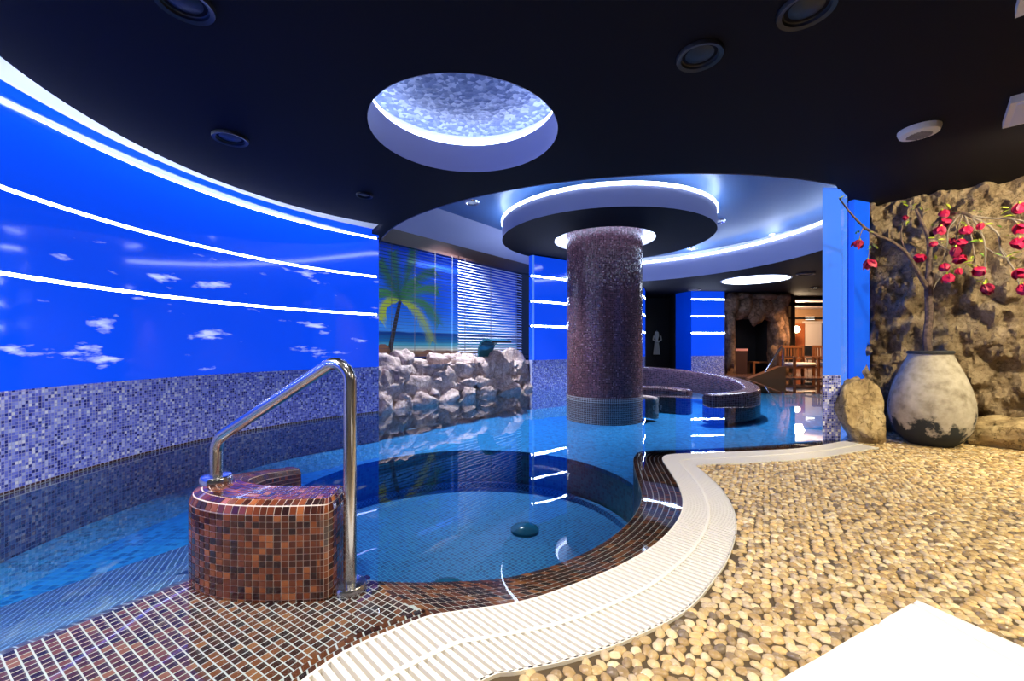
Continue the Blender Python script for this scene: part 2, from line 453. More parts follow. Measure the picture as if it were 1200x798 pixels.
# lower facet on the right
a, b = P(895, 0, 2.72), P(988, 235, 2.72)
fac = [(a.x, a.y), (b.x, b.y), (5.6, 5.4), (9.4, 5.4), (9.4, -4.0), (-0.2, -4.0), (0.35, 1.1)]
MB().prism(fac, CEIL - 0.022, CEIL).build('dropped_panel', M['ceiling'], ce)
# round recess over the hot tub
rc = MB().lathe([(rec_r - 0.004, -0.001), (rec_r - 0.004, 0.26)], (rec_c[0], rec_c[1], CEIL), 64).build('recess_side', M['ceiling_edge'], ce, True)
MB().lathe([(rec_r + 0.10, 0.40), (0.001, 0.40)], (rec_c[0], rec_c[1], CEIL), 64).build('recess_top', M['glitter'], ce)
MB().lathe([(rec_r + 0.10, 0.26), (rec_r + 0.10, 0.40)], (rec_c[0], rec_c[1], CEIL), 64).build('recess_ledge', M['white_plaster'], ce)
MB().lathe([(rec_r + 0.02, 0.255), (rec_r - 0.006, 0.262), (rec_r - 0.006, 0.290), (rec_r + 0.02, 0.295)], (rec_c[0], rec_c[1], CEIL), 64).build('recess_light', M['led_soft'], ce)

# ---- raised ceiling in the round opening
cu = empty('ceiling_raised'); meta(cu, 'raised satin blue ceiling in the round opening with hidden lights', kind='structure')
MB().prism(arc(CC, OPEN_R + 0.5, 0, 2*pi, 72)[:-1], CEIL_UP, CEIL_UP + 0.05).build('raised_ceiling', M['raised'], cu)
MB().lathe([(OPEN_R - 0.02, CEIL_FAR - 0.001), (OPEN_R - 0.02, 3.48)], (*CC, 0), 96, math.radians(-25), math.radians(195)).build('opening_fascia', M['ceiling_edge'], cu, True)
MB().lathe([(OPEN_R - 0.02, CEIL - 0.001), (OPEN_R - 0.02, 3.48)], (*CC, 0), 96, math.radians(195), math.radians(335)).build('opening_fascia', M['ceiling_edge'], cu, True)
MB().lathe([(OPEN_R + 0.5, 3.44), (OPEN_R + 0.5, CEIL_UP)], (*CC, 0), 72).build('cove_back', M['white_plaster'], cu, True)
MB().lathe([(OPEN_R + 0.5, 3.46), (OPEN_R, 3.46)], (*CC, 0), 72).build('cove_floor', M['white_plaster'], cu)
ring = lambda r, z: [Vector((CC[0]+r*math.cos(t), CC[1]+r*math.sin(t), z)) for t in [2*pi*k/96 for k in range(97)]]
MB().tube(ring(OPEN_R - 0.03, 3.505), 0.030, 6, False).build('opening_light', M['led_ring'], cu)
# far ceiling
far_out = [(6.02, 6.6), (9.5, 6.6), (16, 8.0), (16, 24), (-2.5, 24), (-2.5, 8.9)]
far_arc = arc(CC, OPEN_R, math.radians(180), math.radians(-25), 70)
fc = MB().prism(far_out + [(p[0], p[1]) for p in far_arc], CEIL_FAR, CEIL_FAR + 0.06).build('ceiling_far', M['ceiling'])
meta(fc, 'dark ceiling over the far side of the pool', kind='structure')

# ---- disc round the column
dk = empty('ceiling_disc', (*CC, 0)); meta(dk, 'dark round ceiling disc hung around the mosaic column', kind='structure')
D0, DR, DH = 3.17, 2.07, 1.0
MB().lathe([(DH, D0), (DR, D0)], seg=96).build('disc_underside', M['ceiling'], dk)
MB().lathe([(DR, D0), (DR, 3.50)], seg=96).build('disc_fascia', M['ceiling_edge'], dk, True)
MB().lathe([(DR, 3.50), (DH, 3.50)], seg=96).build('disc_top', M['white_plaster'], dk)
MB().lathe([(DH, D0), (DH, 3.45)], seg=64).build('disc_hole', M['white_plaster'], dk, True)
MB().lathe([(DH, 3.40), (CR - 0.02, 3.40)], seg=64).build('disc_hole_top', M['white_plaster'], dk)
circ = lambda r, z, n=96: [Vector((r*math.cos(2*pi*k/n), r*math.sin(2*pi*k/n), z)) for k in range(n+1)]
MB().tube(circ(DR - 0.01, 3.53), 0.034, 6, False).build('disc_light', M['led_ring'], dk)
MB().tube(circ(DH - 0.04, 3.27), 0.024, 6, False).build('column_light', M['led_soft'], dk)

# ---- column
co = empty('column', (*CC, 0)); meta(co, 'round column of brown glass mosaic standing in the pool', 'column')
MB().lathe([(CR, 0.03), (CR, 3.42)], seg=96).build('column_shaft', M['mosaic_brown'], co, True)
MB().lathe([(CR + 0.012, -0.5), (CR + 0.012, 0.05), (CR, 0.05)], seg=96).build('waterline_trim', M['trim_mosaic'], co, True)

# ---- window wall, mural, blue panel wall
WN = Vector((-0.786, 0.618)); WD = Vector((0.618, 0.786)); WK = 6.26
def onwin(x, k=WK):
    rx = (x-HX)/F; t = k/(WN.x*rx + WN.y); return Vector((rx*t, t))
w0 = onwin(425); w1 = onwin(622)
ww = empty('wall_window'); meta(ww, 'wall with the beach mural behind blinds', kind='structure')
MB().slab([w0, w1], 0.15, -0.5, 0.80).build('sill_wall', M['dark_void'], ww)
MB().slab([w0, w1], 0.15, 3.10, CEIL_UP).build('soffit', M['ceiling_edge'], ww)
M['brown_trim'] = mat('dark_brown_trim', (0.045, 0.020, 0.018), 0.4)
MB().slab([w0 - WN*0.03, w1 - WN*0.03], 0.18, 2.86, 3.10).build('pelmet', M['brown_trim'], ww)
e0 = onwin(611) ; MB().slab([e0, w1], 0.15, 0.80, 2.86).build('window_jamb', M['brown_trim'], ww)
MB().slab([w0 - WN*0.12, w1 - WN*0.12], 0.28, 0.74, 0.80).build('window_sill', M['brown_trim'], ww)

# curved panel wall behind the column
pw_path = [tuple(p[:2]) for p in spline([Vector((0.47, 9.75, 0)), Vector((1.5, 10.5, 0)), Vector((3.0, 12.0, 0)), Vector((4.1, 13.3, 0)), Vector((4.62, 14.5, 0))], 10)]
wf = empty('wall_far'); meta(wf, 'blue glass and mosaic wall behind the column', kind='structure')
def panel_bands(path, parent, top, thick=0.12, mt=None, z_mos=ZB[0], base=-0.5):
    for i, (a, b) in enumerate([(z_mos, ZB[1]), (ZB[1], ZB[2]), (ZB[2], ZB[3]), (ZB[3], top)]):
        MB().slab(path, thick, a + (0.02 if i else 0), b - (0.02 if i < 3 else 0)).build('blue_glass_panel', mt or M['blue'], parent, True)
    for z in ZB[1:]:
        MB().slab(offset(path, -0.004), 0.05, z - 0.02, z + 0.02).build('light_strip', M['led'], parent)
    MB().slab(path, thick, base, z_mos).build('mosaic_band', M['mosaic_blue'], parent, True)
panel_bands(pw_path, wf, 3.15)
MB().slab(pw_path, 0.12, 3.15, CEIL_UP).build('upper_wall', M['ceiling'], wf)
MB().slab([(w1.x - 0.02, w1.y), pw_path[0]], 0.05, 0.7, 3.15).build('panel_return', M['blue_pale'], wf)
# doorway beyond and second blue panel
panel_bands([(6.22, 14.5), (7.42, 14.6)], wf, CEIL_FAR)
MB().slab([(5.95, 15.2), (6.22, 14.5)], 0.1, -0.5, CEIL_FAR).build('panel_return', M['blue_dark'], wf)
MB().slab([(4.62, 14.5), (4.75, 16.5), (6.2, 16.5), (5.95, 15.2)], 0.1, -0.5, CEIL_FAR).build('dark_passage', M['dark_void'], wf)

# ---- pool basin
pit_c, pit_r = (-0.45, 4.15), 1.75
pit = [(p.x, p.y) for p in C_IN if p.y < 4.0 and p.x < 1.2][::2]
pit_rear = [q for q in arc(pit_c, pit_r, math.radians(-3), math.radians(222), 48)]
pit_poly = pit + pit_rear
LEDGE, DEEP = -0.45, -0.95
pool = empty('pool_basin'); meta(pool, 'tiled basin of the indoor pool and its round hot tub', kind='structure')
ledge = [(-4.6, -1.0), (-0.9, -1.0), (-0.9, 1.62)] + [(p[0], p[1]) for p in pit[:1]] + [(p[0], p[1]) for p in reversed(pit_rear)] + [(1.22, 3.9), (11, 3.9), (11, 17), (-4.6, 17)]
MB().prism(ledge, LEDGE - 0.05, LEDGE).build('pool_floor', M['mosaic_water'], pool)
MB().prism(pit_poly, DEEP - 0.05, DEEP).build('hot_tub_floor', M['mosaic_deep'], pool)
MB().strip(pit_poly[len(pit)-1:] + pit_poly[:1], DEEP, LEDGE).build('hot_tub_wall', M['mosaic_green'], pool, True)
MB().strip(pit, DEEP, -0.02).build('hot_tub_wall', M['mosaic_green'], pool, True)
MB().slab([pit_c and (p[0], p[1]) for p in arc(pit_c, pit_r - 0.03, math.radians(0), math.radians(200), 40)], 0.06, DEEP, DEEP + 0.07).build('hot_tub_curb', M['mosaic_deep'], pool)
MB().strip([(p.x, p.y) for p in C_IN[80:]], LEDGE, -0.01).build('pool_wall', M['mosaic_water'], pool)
# drains in the hot tub
M['drain'] = mat('glass_lens', (0.015, 0.13, 0.20), 0.15)
for q in ((615, 620), (523, 690)):
    c = P(q[0], q[1], DEEP + 0.02)
    d = MB().lathe([(0.15, 0.0), (0.15, 0.025), (0.12, 0.05), (0.05, 0.07), (0.001, 0.072)], (c.x, c.y, DEEP), 28).build('jet_cover', M['drain'], pool, True)
# underwater slope of the entry steps (left)
br0, br1 = Vector((-1.66, 1.37, 0)), Vector((-1.37, 1.82, 0))
E1 = (br1 - br0).normalized(); N1 = Vector((E1.y, -E1.x, 0))          # along the brink; towards the deck
A0 = br0 - E1 * 1.3; A1 = br1 + E1 * 0.02
def band(name, o0, z0_, o1, z1_, m, ext=0.0):
    a0 = A0 - N1*o0; a1 = A1 - N1*o0 + E1*ext; b0 = A0 - N1*o1; b1 = A1 - N1*o1 + E1*(ext)
    a0.z = a1.z = z0_; b0.z = b1.z = z1_
    L = (a1-a0).length; W = (b0-a0).length
    return obj(name, [a0, a1, b1, b0], [(0, 1, 2, 3)], m, pool, uv=[(0, 0), (L, 0), (L, W), (0, W)])
M['mosaic_step1'] = mosaic('wet_step_edge_mosaic', 0.036, [(0, (0.02, 0.008, 0.02)), (0.3, (0.06, 0.016, 0.022)), (0.65, (0.09, 0.022, 0.03))], (0.55, 0.55, 0.68), 0.3, 0.06)
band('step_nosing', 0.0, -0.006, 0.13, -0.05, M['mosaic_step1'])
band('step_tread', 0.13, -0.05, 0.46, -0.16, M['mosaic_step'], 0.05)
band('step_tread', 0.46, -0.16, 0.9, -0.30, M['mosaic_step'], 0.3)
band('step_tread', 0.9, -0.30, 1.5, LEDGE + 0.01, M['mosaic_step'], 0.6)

# ---- water
# film runs over the coping up to the grating
wpoly = [(-1.2, 0.3)] + [(p.x, p.y) for p in C_OUT] + [(4.6, 5.55), (10.6, 12.55), (9.2, 13.05), (7.5, 13.55), (5.6, 14.15), (4.68, 14.35)] + list(reversed(pw_path)) + [tuple(onwin(622, 5.9)), tuple(onwin(446, 5.9))] + [p for p in reversed(offset(left_path, -0.02)) if p[0] < -2.0]
wv = [Vector((p[0], p[1], 0.005)) for p in wpoly]
tri = tessellate_polygon([wv])
wo = obj('pool_water', wv, [tuple(t) for t in tri], M['water'])
bmw = bmesh.new(); bmw.from_mesh(wo.data); bmesh.ops.recalc_face_normals(bmw, faces=bmw.faces)
for f in bmw.faces:
    if f.normal.z < 0: f.normal_flip()
bmw.to_mesh(wo.data); bmw.free()
meta(wo, 'clear blue water of the indoor pool and hot tub', 'water', kind='stuff')

# ---- coping with brown tiles
cop = empty('pool_coping'); meta(cop, 'brown glass tile coping along the hot tub and pool edge', kind='structure')
deckp = [A0, br0, br1, P(300, 690), P(395, 700), P(432, 688)]
bed = [(p.x, p.y) for p in (A0, br0, br1)] + [(-1.0, 1.78), (-0.62, 1.80)] + [(p.x, p.y) for p in C_IN[4:]] + [(p.x, p.y) for p in reversed(C_OUT)]
MB().prism(bed, -0.06, -0.0016).build('grout_bed', M['grout'], cop)
TH = 0.008
tile_recs = []      # (4 corner points ccw seen from outside, normal, material index, order key)
def rnd_mat():
    return random.choices(range(6), [22, 26, 22, 15, 7, 10])[0]
def tile_mesh(c4, nrm, th):
    lo = [p - nrm*0.004 for p in c4]; cen = sum(c4, Vector()) / 4
    hi = [cen + (p-cen)*0.94 + nrm*th for p in c4]
    return lo + hi, [(4, 5, 6, 7), (0, 1, 5, 4), (1, 2, 6, 5), (2, 3, 7, 6), (3, 0, 4, 7)]
def lay_tiles(recs, parent, limit=300, name='tile'):
    """the nearest tiles become objects, the rest one mesh"""
    eye = Vector((0, 0, 1))
    def key(r):
        c = sum(r[0], Vector())/4
        if c.y < 0.4: return 99
        x = HX + F*c.x/c.y; y = HY + F*(1-c.z)/c.y
        d = (c-eye).length
        face = (eye-c).dot(r[1])
        if x < -10 or x > 1210 or y > 808 or face < 0: return 50 + d
        return d
    recs = sorted(recs, key=key)
    for r in recs[:limit]:
        v, f = tile_mesh(r[0], r[1], r[3] if len(r) > 3 else 0.004)
        c = sum(r[0], Vector())/4
        me = mesh(name, [p-c for p in v], f, M['tiles'][r[2]])
        link(name, me, parent, c)
    rest = recs[limit:]
    if rest:
        vs, fs, ms = [], [], []
        for r in rest:
            v, f = tile_mesh(r[0], r[1], r[3] if len(r) > 3 else 0.004)
            i = len(vs); vs += v
            for q in f: fs.append(tuple(i+k for k in q)); ms.append(r[2])
        me = mesh(name + '_field', vs, fs, None)
        for m in M['tiles']: me.materials.append(m)
        for p, k in zip(me.polygons, ms): p.material_index = k
        o = link(name + '_field', me, parent); o['kind'] = 'stuff'
UP = Vector((0, 0, 1))
recs = []
PT = 0.030; GAP = 0.0033
# coping rows
k_out0 = min(range(len(C_OUT)), key=lambda k: (C_OUT[k] - P(500, 724)).length)
ci = resample(C_IN, 400); co_ = resample(C_OUT[k_out0:], 400)
# pair by corner-aware parameter: match at the tight bend
bi = min(range(400), key=lambda k: (ci[k] - P(743.5, 534)).length); bo = min(range(400), key=lambda k: (co_[k] - P(776, 537.5)).length)
m1 = 300; m2 = 200
inn = resample(ci[:bi+1], m1) + resample(ci[bi:], m2)[1:]
out = resample(co_[:bo+1], m1) + resample(co_[bo:], m2)[1:]
NR = 7
rows = [[inn[k].lerp(out[k], s/NR) for k in range(len(inn))] for s in range(NR+1)]
for s in range(NR):
    mid = [rows[s][k].lerp(rows[s+1][k], 0.5) for k in range(len(inn))]
    L = [0]
    for k in range(1, len(mid)): L.append(L[-1] + (mid[k]-mid[k-1]).length)
    def at(row, t):
        lo, hi = 0, len(L)-1
        while hi-lo > 1:
            m_ = (lo+hi)//2
            if L[m_] <= t: lo = m_
            else: hi = m_
        f = (t-L[lo])/max(1e-9, L[hi]-L[lo]); return row[lo].lerp(row[hi], min(1, max(0, f)))
    t = (s % 2) * PT*0.5
    while t + PT < L[-1]:
        a, b = t + GAP/2, t + PT - GAP/2
        q = [at(rows[s+1], a), at(rows[s+1], b), at(rows[s], b), at(rows[s], a)]
        g = GAP/2
        for i0, i1 in ((0, 3), (1, 2)):
            d = (q[i1]-q[i0]); l = d.length
            if l > 1e-6:
                d /= l; q[i0] = q[i0] + d*g; q[i1] = q[i1] - d*g
        recs.append(([Vector((p.x, p.y, -0.004)) for p in q], UP, rnd_mat()))
        t += PT
# border rows along the grating, left of the coping
bord = C_OUT[:k_out0+1]
for s in range(2):
    r0 = [Vector((*p, 0)) for p in offset(bord, 0.030*s)]; r1 = [Vector((*p, 0)) for p in offset(bord, 0.030*(s+1))]
    n_ = int(plen(bord)/PT); r0 = resample(r0, n_*4+1); r1 = resample(r1, n_*4+1)
    for k in range(n_):
        o_ = 2 if s else 0
        i0 = min(4*k+o_, 4*n_); i1 = min(4*k+4+o_, 4*n_)
        if i1 <= i0: continue
        q = [r0[i0].lerp(r0[i1], 0.05), r0[i0].lerp(r0[i1], 0.95), r1[i0].lerp(r1[i1], 0.95), r1[i0].lerp(r1[i1], 0.05)]
        cq = sum(q, Vector())/4; q = [cq + (p-cq)*0.94 for p in q]
        recs.append(([Vector((p.x, p.y, -0.004)) for p in q], UP, rnd_mat()))
# grid between brink, dividing wall and border
bord_in = offset(bord, 0.050)
dpoly = [(A0.x, A0.y), (A1.x, A1.y), (-1.1, 1.80), (-0.62, 1.83)] + [(inn[0].x + 0.012, inn[0].y), (out[0].x + 0.02, out[0].y)] + [p for p in reversed(bord_in)]
for i in range(-10, 100):
    for j in range(0, 80):
        c = A0 + E1*(i+0.5)*PT + N1*(j+0.5)*PT
        if not inside(c, dpoly): continue
        q = [c + E1*(sx*(PT-GAP)/2) + N1*(sy*(PT-GAP)/2) for sx, sy in ((-1, -1), (-1, 1), (1, 1), (1, -1))]
        q = [Vector((p.x, p.y, -0.0048)) for p in q]
        nn = (q[1]-q[0]).cross(q[2]-q[0])
        if nn.z < 0: q.reverse()
        recs.append((q, UP, rnd_mat()))
fixed = []
for r in recs:
    q = r[0]
    if (q[1]-q[0]).cross(q[2]-q[0]).z < 0: q = [q[0], q[3], q[2], q[1]]
    fixed.append((q, r[1], r[2]))
lay_tiles(fixed, cop)

# ---- white overflow grating
gr = empty('overflow_grating'); meta(gr, 'white slatted overflow grating curving along the brown coping', 'grating')
gi = resample([Vector(p) for p in C_OUT], 600); go = resample([Vector(p) for p in G_OUT], 600)
bi = min(range(600), key=lambda k: (gi[k] - P(776, 537.5)).length); bo = min(range(600), key=lambda k: (go[k] - P(820, 547)).length)
gi = resample(gi[:bi+1], 420) + resample(gi[bi:], 300)[1:]; go = resample(go[:bo+1], 420) + resample(go[bo:], 300)[1:]
mid = [gi[k].lerp(go[k], 0.5) for k in range(len(gi))]
L = [0]
for k in range(1, len(mid)): L.append(L[-1] + (mid[k]-mid[k-1]).length)
pitch = 0.031; nsl = int(L[-1]/pitch)
def at2(row, t):
    k = 0
    lo, hi = 0, len(L)-1
    while hi-lo > 1:
        m_ = (lo+hi)//2
        if L[m_] <= t: lo = m_
        else: hi = m_
    f = (t-L[lo])/max(1e-9, L[hi]-L[lo]); return row[lo].lerp(row[hi], min(1, max(0, f)))
SEP = []
for k in range(nsl):
    t0, t1 = k*pitch + pitch*0.30, (k+1)*pitch - pitch*0.14
    a0, a1, b0, b1 = at2(gi, t0), at2(gi, t1), at2(go, t0), at2(go, t1)
    if a0.y < 0.75: continue
    c = (a0+a1+b0+b1)/4
    q = [p - c for p in (a0, b0, b1, a1)]
    cq = [p*0.985 for p in q]
    if (cq[1]-cq[0]).cross(cq[2]-cq[0]).z < 0: cq.reverse()
    # two halves with a raised middle bar
    v = [Vector((p.x, p.y, -0.03)) for p in cq] + [Vector((p.x*0.995, p.y*0.995, 0.008)) for p in cq]
    link('slat', mesh('slat', v, [(4, 5, 6, 7), (0, 1, 5, 4), (1, 2, 6, 5), (2, 3, 7, 6), (3, 0, 4, 7)], M['white_plastic']), gr, c)
for nm, s0, s1, zt in (('middle_bar', 0.485, 0.535, 0.010), ('inner_edge_bar', 0.0, 0.03, 0.006), ('outer_edge_bar', 0.975, 1.0, 0.008)):
    m_ = MB(); i0 = 0
    for k in range(0, len(gi), 2):
        p0 = gi[k].lerp(go[k], s0); p1 = gi[k].lerp(go[k], s1)
        m_.v += [Vector((p0.x, p0.y, -0.03)), Vector((p0.x, p0.y, zt)), Vector((p1.x, p1.y, zt)), Vector((p1.x, p1.y, -0.03))]; m_.uv += [(0, 0)]*4
    for k in range(len(m_.v)//4 - 1):
        a = 4*k; b = a+4
        m_.f += [(a, a+1, b+1, b), (a+1, a+2, b+2, b+1), (a+2, a+3, b+3, b+2)]
    m_.build(nm, M['white_plastic'], gr)
M['channel'] = mat('channel_lining', (0.55, 0.42, 0.22), 0.7)
m_ = MB()
for k in range(0, len(gi), 3):
    m_.v += [Vector((gi[k].x, gi[k].y, -0.09)), Vector((go[k].x, go[k].y, -0.09))]; m_.uv += [(0, 0)]*2
m_.f = [(2*k, 2*k+1, 2*k+3, 2*k+2) for k in range(len(m_.v)//2-1)]
m_.build('channel', M['channel'], gr)
for row in (gi, go):
    MB().strip([(p.x, p.y) for p in row[::3]], -0.09, -0.005).build('channel_side', M['channel'], gr)

# ---- pebble floor
fl_poly = [(p.x, p.y) for p in go] + [(3.60, 4.45), (3.72, 4.70), (3.95, 4.95), (4.35, 5.2), (8.5, 1.6), (8.5, -4.0), (-1.6, -4.0), (-1.6, 0.2)]
fl = MB().prism(fl_poly, -0.12, -0.004).build('floor', M['mortar']); meta(fl, 'deck floor of tan river pebbles set in mortar', kind='structure')
def pebble_mesh(seed):
    rnd = random.Random(seed); bm = bmesh.new()
    bmesh.ops.create_icosphere(bm, subdivisions=2, radius=1.0)
    bmesh.ops.delete(bm, geom=[v for v in bm.verts if v.co.z < -0.3], context='VERTS')
    o = Vector((rnd.random()*9, rnd.random()*9, rnd.random()*9))
    for v in bm.verts:
        k = 1 + 0.22*noise.noise(v.co*0.9 + o)
        v.co *= k
    me = bpy.data.meshes.new('pebble'); bm.to_mesh(me); bm.free()
    for p in me.polygons: p.use_smooth = True
    return me
base = [pebble_mesh(s) for s in range(6)]
base_np = [([v.co.copy() for v in b.vertices], [tuple(p.vertices) for p in b.polygons]) for b in base]
cand = []
sp = 0.036
vis = fl_poly
jr = random.Random(3)
for i in range(-45, 170):
    for j in range(10, 160):
        x = (i + 0.5*(j % 2))*sp*1.12 + jr.uniform(-1, 1)*sp*0.26; y = j*sp*0.92 + jr.uniform(-1, 1)*sp*0.26
        if y < 0.75 or x/y > 1.32 or x > 5.7: continue
        if x < y and x > 5.3: continue
        if (x-4.2)*0.65 + (y-5.2)*0.76 > 0.06: continue
        if not inside((x, y), fl_poly): continue
        cand.append((x, y))
# keep the pebbles clear of the grating edge
edge_pts = [(p.x, p.y) for p in go[::4]]
def near_edge(c):
    return any((c[0]-e[0])**2 + (c[1]-e[1])**2 < 0.00016 for e in edge_pts)
cand = [c for c in cand if c[0] > 1.6 and c[1] < 3.0 or not near_edge(c)]
def pkey(c):
    x = HX + F*c[0]/c[1]; y = HY + F/c[1]
    if x < 0 or x > 1195 or y > 796: return 1e6 + c[1]
    # behind the towel at the lower right
    if y > 700 + max(0, 1075-x)*0.576 and y > 700 + max(0, x-1075)*0.55 and x > 905: return 1e5
    return c[0]**2 + c[1]**2
cand.sort(key=pkey)
pv, pf, pm = [], [], []
shared = {}
for idx, (x, y) in enumerate(cand):
    b = jr.randrange(6); mi = jr.choices(range(8), [20, 22, 14, 14, 8, 12, 4, 8])[0]
    a = jr.uniform(0, pi); sx = sp*jr.uniform(0.54, 0.74); sy = sp*jr.uniform(0.42, 0.54); sz = sp*jr.uniform(0.26, 0.40)
    if idx < 300:
        if (b, mi) not in shared:
            me = base[b].copy(); me.materials.append(M['pebbles'][mi]); shared[(b, mi)] = me
        o = link('pebble', shared[(b, mi)], fl, (x, y, -0.004)); o.scale = (sx, sy, sz); o.rotation_euler = (0, 0, a)
    else:
        ca, sa = math.cos(a), math.sin(a); i0 = len(pv)
        for v in base_np[b][0]:
            X, Y = v.x*sx, v.y*sy
            pv.append((x + X*ca - Y*sa, y + X*sa + Y*ca, -0.004 + v.z*sz))
        for f in base_np[b][1]: pf.append(tuple(i0+k for k in f)); pm.append(mi)
me = bpy.data.meshes.new('pebble_field'); me.from_pydata(pv, [], pf)
for m in M['pebbles']: me.materials.append(m)
me.polygons.foreach_set('material_index', pm); me.polygons.foreach_set('use_smooth', [True]*len(pf)); me.update()
o = link('pebble_field', me, fl); o['kind'] = 'stuff'

# ---- walls behind the camera and hidden sides
M['beige'] = mat('greige_plaster', (0.42, 0.39, 0.36), 0.7)
wb = MB().slab([(-4.2, -4.1), (9.6, -4.1)], -0.1, -0.1, CEIL).build('wall_back', M['beige']); meta(wb, 'beige wall behind the deck', kind='structure')
wr = MB().slab([(8.6, -4.1), (8.6, 1.7)], -0.1, -0.1, CEIL).build('wall_right', M['beige']); meta(wr, 'beige wall at the right end of the deck', kind='structure')
wh = MB().slab([(4.62, 5.6), (12.5, 14.8)], -0.1, -0.5, CEIL_FAR).build('wall_pool', M['rock_dark']); meta(wh, 'dark wall along the far right of the pool', kind='structure')

# ---- rock wall at right
def rock_surface(name, base_path, zs, depth, mat_, parent=None, seed=0, freq=1.3, zf=1.0, step=0.03, rough=0.0):
    """wall of moulded rock: a dense grid pushed out along its normal"""
    L = plen([Vector((*p, 0)) for p in base_path]); nu = max(2, int(L/step)); pts = resample([Vector((*p, 0)) for p in base_path], nu)
    nz = int((zs[1]-zs[0])/step); off = Vector((seed*3.1, seed*1.7, seed*2.3))
    vs, fs = [], []
    for i in range(nu):
        a = pts[max(0, i-1)]; b = pts[min(nu-1, i+1)]; t = (b-a).normalized(); nrm = Vector((t.y, -t.x, 0))
        for j in range(nz+1):
            z = zs[0] + (zs[1]-zs[0])*j/nz
            p = Vector((pts[i].x, pts[i].y, z*zf)) * freq + off
            r = 1 - abs(noise.noise(p*1.0)); r2 = 1 - abs(noise.noise(p*2.3 + Vector((5, 1, 2)))); n3 = noise.fractal(p*4.5, 1.0, 2.0, 5)
            vr = noise.voronoi(p*1.6 + Vector((n3, n3, n3))*0.25)[0]
            d = 0.30*r + 0.20*r2 + 0.14*n3 + 0.35*min(0.6, vr[1]-vr[0])
            if rough: d += rough*(noise.ridged_multi_fractal(p*2.2 + Vector((n3, 0, n3))*0.2, 0.9, 2.1, 5, 1.0, 2.0) - 1.0)
            vs.append(Vector((pts[i].x, pts[i].y, z)) + nrm*depth*(d-0.3))
    for i in range(nu-1):
        for j in range(nz):
            a = i*(nz+1)+j; fs.append((a, a+nz+1, a+nz+2, a+1))
    return obj(name, vs, fs, mat_, parent, True)
rw = rock_surface('wall_rock', [(4.10, 5.12), (4.36, 5.08), (4.75, 4.66), (5.30, 4.15), (6.3, 3.3), (8.6, 1.6)], (-0.05, CEIL + 0.02), 0.62, M['rock_wall'], seed=2, freq=1.7, zf=0.65, step=0.018, rough=0.16)
meta(rw, 'moulded brown rock wall behind the potted tree', kind='structure')

def boulder(name, c, size, mat_, parent=None, seed=0, rz=0, sub=4, flat=0.55):
    bm = bmesh.new(); bmesh.ops.create_icosphere(bm, subdivisions=sub, radius=1.0)
    rnd = random.Random(seed); o = Vector((rnd.uniform(0, 50), rnd.uniform(0, 50), rnd.uniform(0, 50)))
    planes = []
    for _ in range(14):
        n_ = Vector((rnd.gauss(0, 1), rnd.gauss(0, 1), rnd.gauss(0, 1))).normalized(); planes.append((n_, rnd.uniform(flat, 0.88)))
    for v in bm.verts:
        p = v.co.copy()
        for n_, d in planes:
            e = p.dot(n_) - d
            if e > 0: p -= n_*e*0.96
        k = 1 + 0.18*noise.fractal(p*1.8 + o, 0.9, 2.0, 6) + 0.06*noise.noise(p*6 + o)
        v.co = Vector((p.x*k*size[0], p.y*k*size[1], p.z*k*size[2]))
    ob = bm_obj(name, bm, mat_, parent, True); ob.location = c; ob.rotation_euler = (0, 0, rz)
    return ob
b1_ = boulder('boulder', P(1010, 520) + Vector((0.05, 0.10, 0.27)), (0.27, 0.20, 0.43), M['rock_pale'], seed=4, rz=0.3, flat=0.5)
meta(b1_, 'upright pale tan boulder between the blue pillar and the clay pot', 'rock')
b2_ = boulder('boulder', Vector((4.98, 4.18, 0.12)), (0.42, 0.30, 0.30), M['rock_pale'], seed=11, rz=-0.6)
meta(b2_, 'low sloping tan boulder at the foot of the rock wall right of the pot', 'rock')

# ---- blue pillar
pl = empty('pillar'); meta(pl, 'pale blue glass pillar with mosaic foot at the pool edge', 'pillar')
zm = 1 - (440-407)*4.5/490
MB().prism([(3.343, 4.50), (3.536, 4.50), (3.770, 4.70), (3.80, 4.86), (3.64, 4.86)], zm, CEIL).build('pillar_glass', M['blue_pale'], pl)
MB().strip([(3.60, 4.85), (3.343, 4.498), (3.536, 4.498)], -0.45, zm).build('mosaic_foot', M['mosaic_blue'], pl)
MB().prism([(3.345, 4.50), (3.534, 4.50), (3.768, 4.70), (3.80, 4.86), (3.64, 4.86)], -0.45, zm).build('pillar_foot', M['blue_pale'], pl)
MB().slab([(3.79, 4.84), (4.02, 4.98)], 0.08, 0.0, CEIL).build('pillar_slot', M['blue_dark'], pl)
MB().slab([(3.93, 4.80), (4.19, 4.90)], 0.06, 0.0, CEIL).build('blue_glass_panel', M['blue_mid'], pl)

